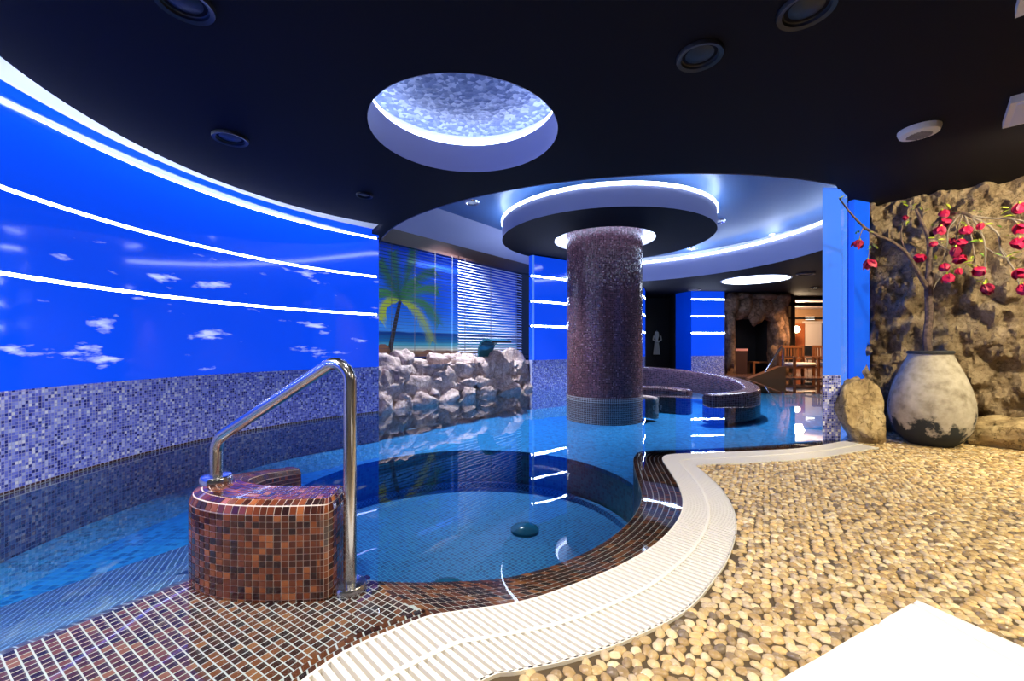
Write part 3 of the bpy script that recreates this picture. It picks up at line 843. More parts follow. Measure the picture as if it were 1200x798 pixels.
# ================================================================== DOWNLIGHTS, with unseen lamps added for light
def spot(name, loc, energy, color=(1, 0.85, 0.62), size=120, blend=0.6, radius=0.12, parent=None, target=None):
    d = bpy.data.lights.new(name, 'SPOT'); d.energy = energy; d.color = color; d.spot_size = math.radians(size); d.spot_blend = blend; d.shadow_soft_size = radius
    o = bpy.data.objects.new(name, d); COL.objects.link(o); o.location = loc
    if target is not None:
        o.rotation_euler = (Vector(target)-Vector(loc)).to_track_quat('-Z', 'Y').to_euler()
    if parent is not None: o.parent = parent
    return o
M['lamp_warm'] = mat('warm_lamp_glass', (1, 1, 1), 0.4, emit=(1.0, 0.82, 0.55), es=6)
def downlight(x, y, z, r, label, lit=0, depth=0.05, group=None, color=(1, 0.85, 0.62), size=130):
    e = empty('downlight', (x, y, z)); meta(e, label, 'downlight', group)
    MB().lathe([(r*0.78, -0.002), (r*0.80, -0.018), (r*0.97, -0.024), (r, -0.012), (r, 0.0)], seg=36).build('trim_ring', M['black'], e, True)
    MB().lathe([(r*0.78, -0.004), (r*0.70, 0.004), (r*0.40, -0.008), (0.001, -0.010)], seg=36).build('lens', M['lamp_warm'] if lit else M['black'], e, True)
    if lit: spot('downlight_beam', (0, 0, -0.04), lit, color, size, parent=e)
    return e
for (px, py), r, lab in (((270, 161), 0.13, 'unlit black downlight in the ceiling near the curved blue wall'),
                         ((820, 64), 0.13, 'unlit black downlight in the ceiling right of the lit round recess'),
                         ((216, 2), 0.13, 'unlit black downlight cut by the top edge at left'),
                         ((427, 228), 0.09, 'small unlit black downlight near the end of the blue wall'),
                         ((945, 4), 0.13, 'unlit black downlight at the top edge right of centre')):
    p = P(px, py, CEIL); downlight(p.x, p.y, CEIL - (0.022 if px > 900 else 0), r, lab)
for i, (x, y, e_) in enumerate([(2.6, 1.15, 260), (4.4, 2.6, 480), (3.6, 0.2, 260), (1.1, -0.6, 190), (-0.9, -0.9, 130), (5.6, 1.6, 300), (-2.0, 1.0, 540), (-0.2, 1.4, 150)]):  # out-of-view lamps added to brighten deck, mosaic wall and rock wall
    dl = downlight(x, y, CEIL - 0.022 if x > 0.5 else CEIL, 0.10, 'unseen downlight added in the ceiling to brighten the room', e_, group='added unseen downlights', color=(1, 0.84, 0.52) if x > 2 else (1, 0.92, 0.82), size=150)
    if x == 4.4:      # added lamp aimed to brighten the rock wall
        for c_ in dl.children:
            if c_.type == 'LIGHT': c_.rotation_euler = (Vector((4.75, 4.7, 1.4)) - Vector((4.4, 2.6, CEIL))).to_track_quat('-Z', 'Y').to_euler()

# ================================================================== OBJECTS
# ---- swept tiled walls (dividing wall by the steps, curved wall round the column)
def swept(path, half, ztop, rr, depth, pt):
    """rows of surface points: stations along the path (x profile points), with rounded ends"""
    n = len(path)
    prof = []                       # (lateral fraction offset from edge, drop from top, side)
    nd = int(depth/pt)
    def profile(hw, zt, r):
        q = []
        for k in range(nd, 0, -1): q.append((1.0, -(r + k*pt)))
        q.append((1.0, -r)); q.append((1.0 - 0.293*r/hw, -0.293*r)); q.append((1.0 - r/hw, 0.0))
        return q
    st = []
    for k in range(n):
        a = path[max(0, k-1)]; b = path[min(n-1, k+1)]; t = (b-a); t.z = 0; t.normalize(); nl = Vector((-t.y, t.x, 0))
        q = profile(half[k], ztop[k], rr)
        nt = max(1, int(round((2*half[k]-2*rr)/pt))) if False else max(1, int(round((2*half[0]-2*rr)/pt)))
        right = [Vector((path[k].x, path[k].y, ztop[k]+dz)) - nl*half[k]*f for f, dz in q]
        left = [Vector((path[k].x, path[k].y, ztop[k]+dz)) + nl*half[k]*f for f, dz in reversed(q)]
        top = [right[-1].lerp(left[0], i/nt) for i in range(1, nt)]
        st.append(right + top + left)
    return st
def end_cap(c, t, half, zt, rr, depth, pt, stretch=0.5):
    """stations fanning round a wall end; each is half a profile from the outside up to the centre"""
    nl = Vector((-t.y, t.x, 0)); out = []
    nd = int(depth/pt); prof = [(1.0, -(rr+k*pt)) for k in range(nd, 0, -1)] + [(1.0, -rr), (1.0-0.293*rr/half, -0.293*rr), (1.0-rr/half, 0), (0.45, 0), (0.0, 0)]
    ns = max(6, int(2*half*1.5/pt))
    for i in range(ns+1):
        a = -pi/2 + pi*i/ns
        cx, cy = math.cos(a), math.sin(a); e = 4.0
        k = (abs(cx)**e + abs(cy)**e)**(-1/e)
        out.append([Vector((c.x, c.y, zt+dz)) + (t*cx*k*stretch + nl*cy*k)*half*f for f, dz in prof])
    return out
def grid_faces(st, recs, mb):
    for i in range(len(st)-1):
        for j in range(len(st[i])-1):
            q = [st[i][j], st[i+1][j], st[i+1][j+1], st[i][j+1]]
            nn = (q[2]-q[0]).cross(q[3]-q[1])
            if nn.length < 1e-8: continue
            nn.normalize(); c = sum(q, Vector())/4
            recs.append((q, nn, c))
            b = len(mb.v); mb.v += q; mb.uv += [(0, 0)]*4; mb.f.append((b, b+1, b+2, b+3))
dv = empty('tiled_divider', (-1.05, 1.77, 0)); meta(dv, 'low curved divider wall of brown glass tiles carrying the steel handrail', 'divider')
dpath = spline([Vector(p) for p in [(-0.78, 1.775, 0.385), (-0.95, 1.765, 0.385), (-1.14, 1.785, 0.385), (-1.29, 1.87, 0.38), (-1.375, 2.02, 0.365), (-1.43, 2.25, 0.32), (-1.49, 2.5, 0.26), (-1.535, 2.75, 0.20), (-1.56, 2.93, 0.155)]], 12)
dn = int(plen(dpath)/0.0255); dpath = resample(dpath, dn)
half = [0.125 - 0.055*max(0, min(1, (k/dn - 0.30)/0.35)) for k in range(dn)]; zt = [p.z for p in dpath]
st = swept(dpath, half, zt, 0.045, 0.62, 0.0255)
tr_, mbg = [], MB()
grid_faces(st, tr_, mbg)
t0 = (dpath[0]-dpath[1]); t0.z = 0; t0.normalize()
grid_faces(end_cap(dpath[0], t0, half[0], zt[0], 0.045, 0.62, 0.0255, 0.42), tr_, mbg)
t1 = (dpath[-1]-dpath[-2]); t1.z = 0; t1.normalize()
grid_faces(end_cap(dpath[-1], t1, half[-1], zt[-1], 0.045, 0.62, 0.0255, 0.6), tr_, mbg)
off_ = Vector((-1.05, 1.77, 0))
# make every normal face outwards
cl = [Vector((p.x, p.y, p.z-0.12)) for p in dpath]
trec = []
for q, nn, c in tr_:
    nc = min(cl, key=lambda p: (p.x-c.x)**2 + (p.y-c.y)**2)
    ref = c - Vector((nc.x, nc.y, min(c.z, nc.z)))
    if nn.dot(ref) < 0: nn = -nn; q = list(reversed(q))
    cq = sum(q, Vector())/4
    trec.append(([cq + (p-cq)*0.90 - off_ for p in q], nn, rnd_mat()))
def lay_local(recs, parent, o, limit=300):
    eye = Vector((0, 0, 1)) - o
    def key(r):
        c = sum(r[0], Vector())/4
        return (c-eye).length + (50 if (eye-c).dot(r[1]) < 0 or c.z < 0 else 0)
    recs.sort(key=key)
    for r in recs[:limit]:
        v, f = tile_mesh(r[0], r[1], 0.003); c = sum(r[0], Vector())/4
        link('tile', mesh('tile', [p-c for p in v], f, M['tiles'][r[2]]), parent, c)
    vs, fs, ms = [], [], []
    for r in recs[limit:]:
        v, f = tile_mesh(r[0], r[1], 0.003); i = len(vs); vs += v
        for q in f: fs.append(tuple(i+k for k in q)); ms.append(r[2])
    me = mesh('tile_field', vs, fs, None)
    for m in M['tiles']: me.materials.append(m)
    for p, k in zip(me.polygons, ms): p.material_index = k
    link('tile_field', me, parent)['kind'] = 'stuff'
lay_local(trec, dv, off_)
for k in range(len(mbg.v)): mbg.v[k] = mbg.v[k] - off_
mbg.build('grout_core', M['grout'], dv)

def tiled_sweep(name, pts, hw, label, cat, depth=0.5, m=None):
    path = spline([Vector(p) for p in pts], 10); path = resample(path, int(plen(path)/0.06))
    o = Vector((path[0].x, path[0].y, 0)); st = swept(path, [hw]*len(path), [p.z for p in path], 0.06, depth, 0.06)
    mb = MB(); u = 0
    for i, row in enumerate(st):
        if i: u += (path[i]-path[i-1]).length
        v = 0
        for j, p in enumerate(row):
            if j: v += (p-row[j-1]).length
            mb.v.append(p-o); mb.uv.append((u, v))
    nj = len(st[0])
    for i in range(len(st)-1):
        for j in range(nj-1):
            a = i*nj+j; mb.f.append((a, a+1, a+nj+1, a+nj))
    e = empty(name, o); meta(e, label, cat)
    w_ = mb.build('wall_body', m or M['mosaic_brown'], e, True)
    for end, p, q in ((st[0], path[0], path[1]), (st[-1], path[-1], path[-2])):
        t = (p-q); t.z = 0; t.normalize()
        cap = end_cap(p, t, hw, p.z, 0.06, depth, 0.06, 0.8); mc = MB()
        for i, row in enumerate(cap):
            for j, v in enumerate(row): mc.v.append(v-o); mc.uv.append((i*0.05, j*0.05))
        nj2 = len(cap[0])
        mc.f = [(i*nj2+j, (i+1)*nj2+j, (i+1)*nj2+j+1, i*nj2+j+1) for i in range(len(cap)-1) for j in range(nj2-1)]
        mc.build('rounded_end', m or M['mosaic_brown'], e, True)
    return e
M['mosaic_wine'] = mosaic('wine_brown_mosaic', 0.04, [(0, (0.03, 0.012, 0.02)), (0.3, (0.07, 0.028, 0.04)), (0.7, (0.11, 0.05, 0.065))], (0.14, 0.09, 0.11), 0.14, 0.07, 0.10)
tiled_sweep('curved_pool_wall', [(2.4, 12.7, 0.46), (3.3, 12.6, 0.45), (4.2, 12.1, 0.42), (4.9, 11.0, 0.36), (5.2, 9.8, 0.28), (5.0, 8.75, 0.2), (4.5, 8.1, 0.16), (3.75, 7.82, 0.13)], 0.16,
            'long curved low wall of wine-brown mosaic sweeping round right of the column', 'pool wall', m=M['mosaic_wine'])
tiled_sweep('pool_ledge', [(2.45, 9.75, 0.09), (2.9, 9.62, 0.11), (3.4, 9.45, 0.11), (3.78, 9.2, 0.08)], 0.20, 'short curved mosaic ledge in the water just right of the column', 'ledge', m=M['mosaic_wine'])
tiled_sweep('pool_ledge', [(2.5, 8.45, 0.03), (2.66, 8.35, 0.04), (2.78, 8.22, 0.03)], 0.10, 'tiny stone ledge touching the right foot of the column', 'ledge', depth=0.4, m=M['rock_pink'])

# ---- handrail
hr = empty('handrail', (-0.66, 1.725, 0)); meta(hr, 'polished stainless steel handrail sloping from the divider to the deck', 'handrail')
o = Vector((-0.66, 1.725, 0))
pa, pb = Vector((-0.668, 1.725, 0.0)), Vector((-1.365, 1.93, 0.38))
top = Vector((-0.668, 1.725, 0.985)); low = Vector((-1.365, 1.93, 0.575))
def fillet(p0, p1, p2, r, n=8):
    a = (p0-p1).normalized(); b = (p2-p1).normalized(); ang = a.angle(b); d = r/math.tan(ang/2)
    c = p1 + (a+b).normalized()*(r/math.sin(ang/2)); s_ = p1+a*d - c; e_ = p1+b*d - c
    return [c + s_.slerp(e_, i/n) if False else c + (s_.lerp(e_, i/n)).normalized()*r for i in range(n+1)]
rail = [pa] + fillet(pa, top, low, 0.075, 10) + fillet(top, low, pb, 0.10, 10) + [pb]
MB().tube([p-o for p in rail], 0.026, 20).build('rail_tube', M['steel'], hr, True)
for p in (pa, pb):
    MB().lathe([(0.001, 0.034), (0.03, 0.034), (0.060, 0.030), (0.066, 0.022), (0.066, 0.0), (0.001, 0.0)], p-o, 32).build('flange', M['steel'], hr, True)

# ---- rock ledge under the mural
rl = empty('rock_ledge', (-0.8, 8.2, 0)); meta(rl, 'row of pinkish limestone rocks along the pool below the mural', 'rocks'); O = Vector((-0.8, 8.2, 0))
bk = rock_surface('rock_backing', [tuple(onwin(438, 5.80)), tuple(onwin(540, 5.83)), tuple(onwin(628, 5.84))], (-0.4, 0.70), 0.5, M['rock_pink'], rl, 5, 1.8); bk.location = -O
ROCKS = [(456, 433, 24, 28, .30), (472, 427, 22, 22, .38), (489, 428, 26, 22, .36), (509, 423, 25, 22, .40), (528, 428, 26, 20, .36), (549, 428, 27, 21, .36), (568, 433, 26, 28, .26), (583, 434, 24, 30, .26), (605, 435, 42, 34, .30),
         (489, 453, 52, 26, .16), (521, 446, 36, 22, .20), (538, 438, 36, 20, .26), (545, 451, 26, 12, .16), (566, 447, 28, 12, .16), (455, 450, 22, 34, .22), (622, 446, 20, 22, .2), (592, 448, 26, 14, .16)]
for i, (x, y, w_, h_, dk_) in enumerate(ROCKS):
    c2 = onwin(x, 5.62 + dk_); z = 1 - (y-407)*c2.y/F; sw = w_*c2.y/F*0.92; sh = h_*c2.y/F*0.80
    b = boulder('rock', Vector((c2.x, c2.y, z)) - O, (sw, 0.20, sh), M['rock_pink'], rl, 30+i, math.radians(51.8), 4, 0.42)
for i, x in enumerate([452, 472, 497, 522, 548, 573, 598, 620]):
    c2 = onwin(x, 5.70 + 0.03*(i % 2)); s_ = c2.y/F
    boulder('rock', Vector((c2.x, c2.y, 0.06)) - O, (22*s_, 0.16, 0.19), M['rock_pink'], rl, 70+i, math.radians(51.8), 4, 0.42)

# ---- cascade spout
M['teal_steel'] = mat('teal_steel', (0.04, 0.20, 0.27), 0.18, 0.5)
cs2 = onwin(574, 5.78); cs = empty('cascade_spout', (cs2.x, cs2.y, 0.46), math.radians(51.8)); meta(cs, 'curved steel waterfall spout rising from the rocks below the mural', 'waterfall spout')
prof = [Vector(q) for q in [(0, 0.12, 0.0), (0, 0.14, 0.25), (0, 0.12, 0.48), (0, 0.02, 0.64), (0, -0.14, 0.70), (0, -0.32, 0.66)]]
pr = spline(prof, 6); vs, fs = [], []
for k, p in enumerate(pr):
    hw = 0.17 + 0.13*k/(len(pr)-1); t = (pr[min(k+1, len(pr)-1)]-pr[max(k-1, 0)]).normalized(); nn = Vector((0, -t.z, t.y))*0.02
    for sx in (-1, 1): vs += [Vector((sx*hw, p.y, p.z))+nn, Vector((sx*hw, p.y, p.z))-nn]
for k in range(len(pr)-1):
    a = 4*k; b = a+4; fs += [(a, a+2, b+2, b), (a+1, b+1, b+3, a+3), (a, b, b+1, a+1), (a+2, a+3, b+3, b+2)]
e_ = 4*(len(pr)-1); fs += [(0, 1, 3, 2), (e_, e_+2, e_+3, e_+1)]
obj('blade', vs, fs, M['teal_steel'], cs, True)
MB().box((0, 0.13, 0.10), (0.46, 0.10, 0.36)).build('spout_base', M['teal_steel'], cs)
MB().box((0, -0.325, 0.655), (0.60, 0.03, 0.035)).build('lip', M['black'], cs)

# ---- mural
def mural_mat():
    m = mat('beach_mural_print', (0.1, 0.2, 0.5), 0.5); n = N(m)
    sx = n.new('ShaderNodeSeparateXYZ', {0: n.uv()}); u, v = sx.outputs[0], sx.outputs[1]
    wv_ = n.math('ADD', v, n.math('MULTIPLY', n.math('SUBTRACT', n.noise(n.uv(), 3.0, 3), 0.5), 0.05))
    f = n.math('DIVIDE', n.math('SUBTRACT', wv_, 0.8), 2.1)
    c = n.ramp(f, [(0.0, (0.10, 0.05, 0.03)), (0.055, (0.28, 0.17, 0.10)), (0.075, (0.62, 0.66, 0.62)), (0.11, (0.10, 0.45, 0.60)), (0.15, (0.01, 0.16, 0.42)), (0.225, (0.0, 0.03, 0.22)), (0.235, (0.05, 0.28, 0.80)), (0.45, (0.005, 0.12, 0.72)), (1.0, (0.002, 0.03, 0.42))])
    n.link(c, n.b.inputs['Base Color']); n.link(c, n.b.inputs['Emission Color']); n.b.inputs['Emission Strength'].default_value = 0.42
    return m
M['mural'] = mural_mat()
mu0, mu1 = onwin(415, 6.40), onwin(613, 6.40); O = Vector((mu0.x, mu0.y, 0))
mu = empty('mural', O); meta(mu, 'back-lit beach mural with palm tree behind the blinds', 'mural')
LM = (mu1-mu0).length
obj('mural_print', [Vector((0, 0, 0.8)), Vector((mu1.x-mu0.x, mu1.y-mu0.y, 0.8)), Vector((mu1.x-mu0.x, mu1.y-mu0.y, 2.9)), Vector((0, 0, 2.9))], [(0, 1, 2, 3)], M['mural'], mu, uv=[(0, 0.8), (LM, 0.8), (LM, 2.9), (0, 2.9)])
def W(x, y, k=6.385):
    p = onwin(x, k); return Vector((p.x, p.y, 1-(y-HY)*p.y/F))
def prt(name, col, es=0.42):
    return mat(name, col, 0.5, emit=col, es=es)
M['palm_trunk'] = prt('printed_palm_trunk', (0.03, 0.025, 0.02)); M['leaf_dark'] = prt('printed_leaf_dark', (0.02, 0.10, 0.06)); M['leaf_mid'] = prt('printed_leaf', (0.05, 0.20, 0.08)); M['leaf_light'] = prt('printed_leaf_light', (0.36, 0.46, 0.05)); M['print_rock'] = prt('printed_rock', (0.22, 0.11, 0.07))
def ribbon(name, pts, ws, m):
    vs, fs = [], []
    for k, (p, w_) in enumerate(zip(pts, ws)):
        d = Vector(pts[min(k+1, len(pts)-1)]) - Vector(pts[max(0, k-1)]); nx = Vector((-d[1], d[0])).normalized()
        vs += [W(p[0]+nx[0]*w_, p[1]+nx[1]*w_) - O, W(p[0]-nx[0]*w_, p[1]-nx[1]*w_) - O]
    fs = [(2*k, 2*k+1, 2*k+3, 2*k+2) for k in range(len(pts)-1)]
    return obj(name, vs, fs, m, mu)
def fr(x0, y0, cx, cy, x1, y1, ln, m, n_=34):
    vs, fs = [], []; rnd = random.Random(int(x1*7+y1))
    for k in range(n_):
        t = (k+1)/n_; p = Vector(((1-t)**2*x0+2*t*(1-t)*cx+t*t*x1, (1-t)**2*y0+2*t*(1-t)*cy+t*t*y1))
        d = Vector((2*(1-t)*(cx-x0)+2*t*(x1-cx), 2*(1-t)*(cy-y0)+2*t*(y1-cy))).normalized(); nn = Vector((-d.y, d.x))
        L_ = ln*1.25*(0.45+0.9*t*(1.25-t))*rnd.uniform(0.8, 1.15)
        for s_ in (-1, 1):
            tip = p + (nn*s_*0.7 + d*0.75)*L_ + Vector((0, 0.30*L_)); a = p - d*0.9; b = p + d*0.9
            i = len(vs); vs += [W(*q) - O for q in (a, b, tip)]; fs.append((i, i+1, i+2))
    return obj('palm_frond', vs, fs, m, mu)
ribbon('palm_trunk', [(455, 422), (459, 400), (464, 375), (469, 352)], [3.2, 2.6, 2.2, 1.8], M['palm_trunk'])
for a in [(469, 352, 455, 322, 446, 306, 13, M['leaf_dark']), (469, 352, 450, 335, 441, 345, 12, M['leaf_mid']), (469, 352, 448, 345, 446, 374, 12, M['leaf_light']), (469, 352, 464, 318, 461, 296, 12, M['leaf_dark']), (469, 352, 480, 316, 484, 294, 12, M['leaf_dark']),
          (469, 352, 492, 318, 508, 316, 12, M['leaf_dark']), (469, 352, 495, 332, 512, 338, 11, M['leaf_mid']), (469, 352, 500, 342, 514, 378, 12, M['leaf_mid']), (469, 352, 490, 352, 506, 398, 11, M['leaf_light']), (469, 352, 476, 335, 486, 330, 12, M['leaf_mid'])]:
    fr(*a)
for x0, x1, yt in ((440, 457, 402), (468, 486, 412), (490, 514, 409), (519, 530, 410)):
    n_ = 9; ribbon('beach_rock', [(x0+(x1-x0)*k/n_, 419 - (418-yt)*0.5*math.sin(pi*k/n_)) for k in range(n_+1)], [0.2+(418-yt)*0.5*math.sin(pi*k/n_) for k in range(n_+1)], M['print_rock'])

# ---- venetian blinds
M['slat_dark'] = mat('dark_blue_slat', (0.01, 0.03, 0.16), 0.35); M['slat_white'] = mat('pale_lavender_slat', (0.72, 0.72, 0.85), 0.35); M['cord'] = mat('grey_cord', (0.16, 0.15, 0.16), 0.7)
def blind(x0, x1, m, tilt, depth, label, cords, k0=6.13):
    a, b = onwin(x0, k0), onwin(x1, k0); L_ = (b-a).length; c = (a+b)/2
    e = empty('window_blind', (c.x, c.y, 0.80), math.radians(51.8)); meta(e, label, 'blind')
    MB().box((0, 0, 2.03), (L_, 0.06, 0.05)).build('head_rail', M['brown_trim'], e)
    MB().box((0, 0, 0.02), (L_, 0.05, 0.02)).build('bottom_rail', m, e)
    sm = MB().box((0, 0, 0), (L_, depth, 0.004)); me = mesh('slat', sm.v, sm.f, m)
    for i in range(33):
        o = link('slat', me, e, (0, 0, 0.06 + i*0.0595)); o.rotation_euler = (math.radians(tilt), 0, 0)
    for x in cords:
        p = onwin(x, k0 - 0.03); s_ = (Vector((p.x, p.y))-Vector((c.x, c.y))).dot(WD)
        MB().tube([(s_, -0.03, 0.02), (s_, -0.03, 2.03)], 0.005, 5).build('ladder_cord', M['cord'], e)
blind(432, 535.5, M['slat_dark'], 0, 0.036, 'open blind with dark slats in front of the palm tree', (459, 486, 510, 530))
blind(537, 611, M['slat_white'], 38, 0.045, 'half-closed blind with pale slats right of the palm tree', (545, 575, 605))

# ---- clay pot
def pot_mat():
    m = mat('whitewashed_clay', (0.6, 0.56, 0.5), 0.8, spec=0.2); n = N(m); v = n.objc()
    a = n.noise(v, 5, 7, 0.6); b = n.noise(v, 14, 5)
    c = n.ramp(n.math('ADD', n.math('MULTIPLY', a, 0.6), n.math('MULTIPLY', b, 0.4)), [(0.35, (0.22, 0.19, 0.15)), (0.5, (0.42, 0.38, 0.32)), (0.65, (0.55, 0.51, 0.45))])
    z = n.new('ShaderNodeSeparateXYZ', {0: v}).outputs[2]
    k = n.math('ADD', z, n.math('MULTIPLY', n.math('SUBTRACT', n.noise(v, 5.0, 6, 0.62), 0.5), 1.15))
    f = n.ramp(k, [(0.19, (1, 1, 1)), (0.27, (0, 0, 0))])
    n.link(n.mix(f, c, (0.035, 0.04, 0.045)), n.b.inputs['Base Color']); n.bump(b, 0.006, 0.6)
    return m
M['pot'] = pot_mat(); M['soil'] = mat('dark_soil', (0.03, 0.02, 0.015), 0.9); M['pot_rim'] = mat('dark_clay_rim', (0.03, 0.032, 0.038), 0.6)
PX = Vector((4.30, 4.30, 0))
pot = empty('clay_pot', PX); meta(pot, 'large whitewashed clay pot with dark sooty base on the pebble deck', 'pot')
pp = [Vector(q) for q in [(0.14, 0, 0), (0.20, 0, 0.03), (0.28, 0, 0.13), (0.322, 0, 0.28), (0.326, 0, 0.42), (0.292, 0, 0.60), (0.235, 0, 0.76), (0.185, 0, 0.88), (0.165, 0, 0.935)]]
ps = spline(pp, 5)
MB().lathe([(0.001, 0.0)] + [(p.x, p.z) for p in ps], seg=48).build('pot_body', M['pot'], pot, True)
MB().lathe([(0.16, 0.93), (0.178, 0.935), (0.180, 0.955), (0.17, 0.965), (0.15, 0.962), (0.145, 0.90)], seg=48).build('rim', M['pot_rim'], pot, True)
MB().lathe([(0.15, 0.925), (0.001, 0.93)], seg=32).build('soil', M['soil'], pot)

# ---- magnolia tree
def bark():
    m = mat('grey_brown_bark', (0.10, 0.06, 0.05), 0.8); n = N(m)
    n.link(n.ramp(n.noise(n.objc(), 25, 5), [(0.35, (0.05, 0.03, 0.028)), (0.65, (0.17, 0.115, 0.10))]), n.b.inputs['Base Color']); n.bump(n.noise(n.objc(), 40, 4), 0.01, 0.7)
    return m
M['bark'] = bark(); M['twig'] = mat('pale_twig', (0.24, 0.20, 0.17), 0.8)
M['petal'] = [mat('crimson_petal', (0.50, 0.006, 0.075), 0.55), mat('deep_crimson_petal', (0.30, 0.004, 0.05), 0.55)]
M['leafy'] = [mat('yellow_green_leaf', (0.42, 0.52, 0.05), 0.5), mat('green_leaf', (0.16, 0.38, 0.05), 0.5)]
tree = empty('magnolia_tree', (PX.x, PX.y, 0.93)); meta(tree, 'artificial magnolia tree with crimson flowers growing from the clay pot', 'tree')
O = Vector((PX.x, PX.y, 0.93))
def depth_at(x):      # branches on the right come forward of the rock wall
    if x < 1090: return 4.30 - (1090-x)*0.0016
    return 4.30 - (x-1090)*0.0046
def T(x, y, d=0.0): return Q(x, y, depth_at(x)+d) - O
def branch(name, pts, r0, r1, m=None, d=0.0):
    ps_ = spline([T(*p, d) for p in pts], 6); n_ = len(ps_)
    MB().tube(ps_, [r0+(r1-r0)*k/(n_-1) for k in range(n_)], 8).build(name, m or M['bark'], tree, True)
branch('trunk', [(1088, 416), (1086.5, 395), (1089, 370), (1088, 340), (1089, 320)], 0.036, 0.030)
branch('branch', [(1088, 330), (1089, 305), (1088, 280), (1080, 260), (1073, 245)], 0.027, 0.009)
branch('branch', [(1087, 338), (1075, 318), (1063, 298), (1045, 283), (1028, 276)], 0.022, 0.012)
branch('branch', [(1029, 276), (1012.6, 266), (997, 250), (984, 233)], 0.014, 0.006, M['bark'])
branch('branch', [(1089, 300), (1092, 272), (1104, 254), (1118, 250), (1130, 250), (1140, 255)], 0.022, 0.014)
branch('twig', [(1140, 255), (1155, 262), (1170, 275), (1173, 293), (1188, 315), (1195, 335)], 0.011, 0.005, M['twig'])
branch('twig', [(1138, 253), (1150, 273), (1155, 293), (1153, 331)], 0.009, 0.004, M['twig'])
branch('twig', [(1130, 250), (1138, 275), (1143, 310)], 0.008, 0.004, M['twig'])
branch('twig', [(1125, 251), (1112, 268), (1110, 285), (1104, 310)], 0.008, 0.004, M['twig'])
branch('twig', [(1089, 278), (1100, 286), (1115, 296), (1122, 310)], 0.008, 0.004, M['twig'])
branch('twig', [(1138, 253), (1165, 256), (1185, 256), (1210, 262)], 0.010, 0.005, M['twig'])
branch('twig', [(1155, 290), (1170, 299), (1185, 302), (1200, 296)], 0.007, 0.004, M['twig'])
branch('twig', [(1128, 252), (1122, 268), (1120, 290)], 0.007, 0.004, M['twig'])
branch('twig', [(1112, 252), (1098, 265), (1092, 285)], 0.006, 0.003, M['twig'])
branch('twig', [(1062, 296), (1056, 278), (1058, 260)], 0.007, 0.003)
branch('twig', [(1088, 272), (1094, 260)], 0.007, 0.003); branch('twig', [(1019, 270), (1019, 290), (1017, 305)], 0.004, 0.003, M['twig'])
branch('twig', [(1012, 266), (1008, 276), (1007, 284)], 0.004, 0.003, M['twig']); branch('twig', [(1090, 345), (1098, 330), (1104, 322)], 0.006, 0.003, M['twig'])
branch('twig', [(1172, 290), (1180, 300), (1190, 320)], 0.006, 0.003, M['twig']); branch('twig', [(1185, 256), (1192, 262), (1194, 280)], 0.006, 0.003, M['twig'])
def petal_mesh(m):
    vs, fs = [], []; nu, nv = 6, 5
    for i in range(nu+1):
        t = i/nu; wd = 0.62*math.sin(pi*min(1, t*0.92+0.06))**0.7
        for j in range(nv+1):
            s_ = (j/nv-0.5)*2; r = 0.10 + 0.50*math.sin(t*pi*0.66); z = -t*1.45
            vs.append(Vector((s_*wd, r - 0.20*s_*s_*wd, z + 0.06*math.sin(5*s_+3*t))))
    for i in range(nu):
        for j in range(nv):
            a = i*(nv+1)+j; fs.append((a, a+1, a+nv+2, a+nv+1))
    return mesh('petal', vs, fs, m, True)
pets = [petal_mesh(m) for m in M['petal']]
cal = MB().lathe([(0.001, 0.28), (0.10, 0.22), (0.20, 0.02), (0.16, -0.10), (0.001, -0.14)], seg=8); calm = mesh('flower', cal.v, cal.f, M['leafy'][0], True)
FL = [(1007.5, 286, 1), (1017, 309, 1.1), (1060, 258, .6), (1079, 303, 1), (1104.5, 251, .9), (1108, 261, 1.1), (1103, 270, 1), (1131.6, 270, 1), (1127, 285, 1), (1120, 294, 1.1), (1121, 305, 1.1), (1105, 314, .9), (1110, 326, 1.1), (1124.6, 319, .7), (1144.6, 318, 1.1), (1153, 338, 1.2),
      (1195, 243, 1.2), (1193, 268, 1.1), (1195.5, 284, 1.2), (1192, 321, 1.1), (1197, 338, 1.2), (1094, 288, .7), (1118, 284, .8), (1150, 266, .7)]
fr_ = random.Random(5)
for i, (x, y, s_) in enumerate(FL):
    f = link('flower', calm, tree, T(x, y-5, fr_.uniform(-0.10, 0.03))); sc_ = 0.055*s_
    f.scale = (sc_, sc_, sc_); f.rotation_euler = (fr_.uniform(-0.5, 0.5), fr_.uniform(-0.5, 0.5), fr_.uniform(0, 6))
    mm = pets[1 if fr_.random() < 0.25 else 0]; n_ = 6
    for k in range(n_):
        o = link('petal', mm, f); o.rotation_euler = (fr_.uniform(-0.2, 0.3), 0, 2*pi*k/n_ + fr_.uniform(-0.2, 0.2)); o.scale = (1.15, 1.0, fr_.uniform(0.85, 1.15))
lf = mesh('leaf', [(0, 0, 0), (0.3, 0.16, 0.05), (0.65, 0.15, 0.03), (1, 0, -0.1), (0.65, -0.15, 0.03), (0.3, -0.16, 0.05), (0.5, 0, -0.03)], [(0, 1, 6), (1, 2, 6), (2, 3, 6), (3, 4, 6), (4, 5, 6), (5, 0, 6)], M['leafy'][0], True)
lf2 = lf.copy(); lf2.materials[0] = M['leafy'][1]
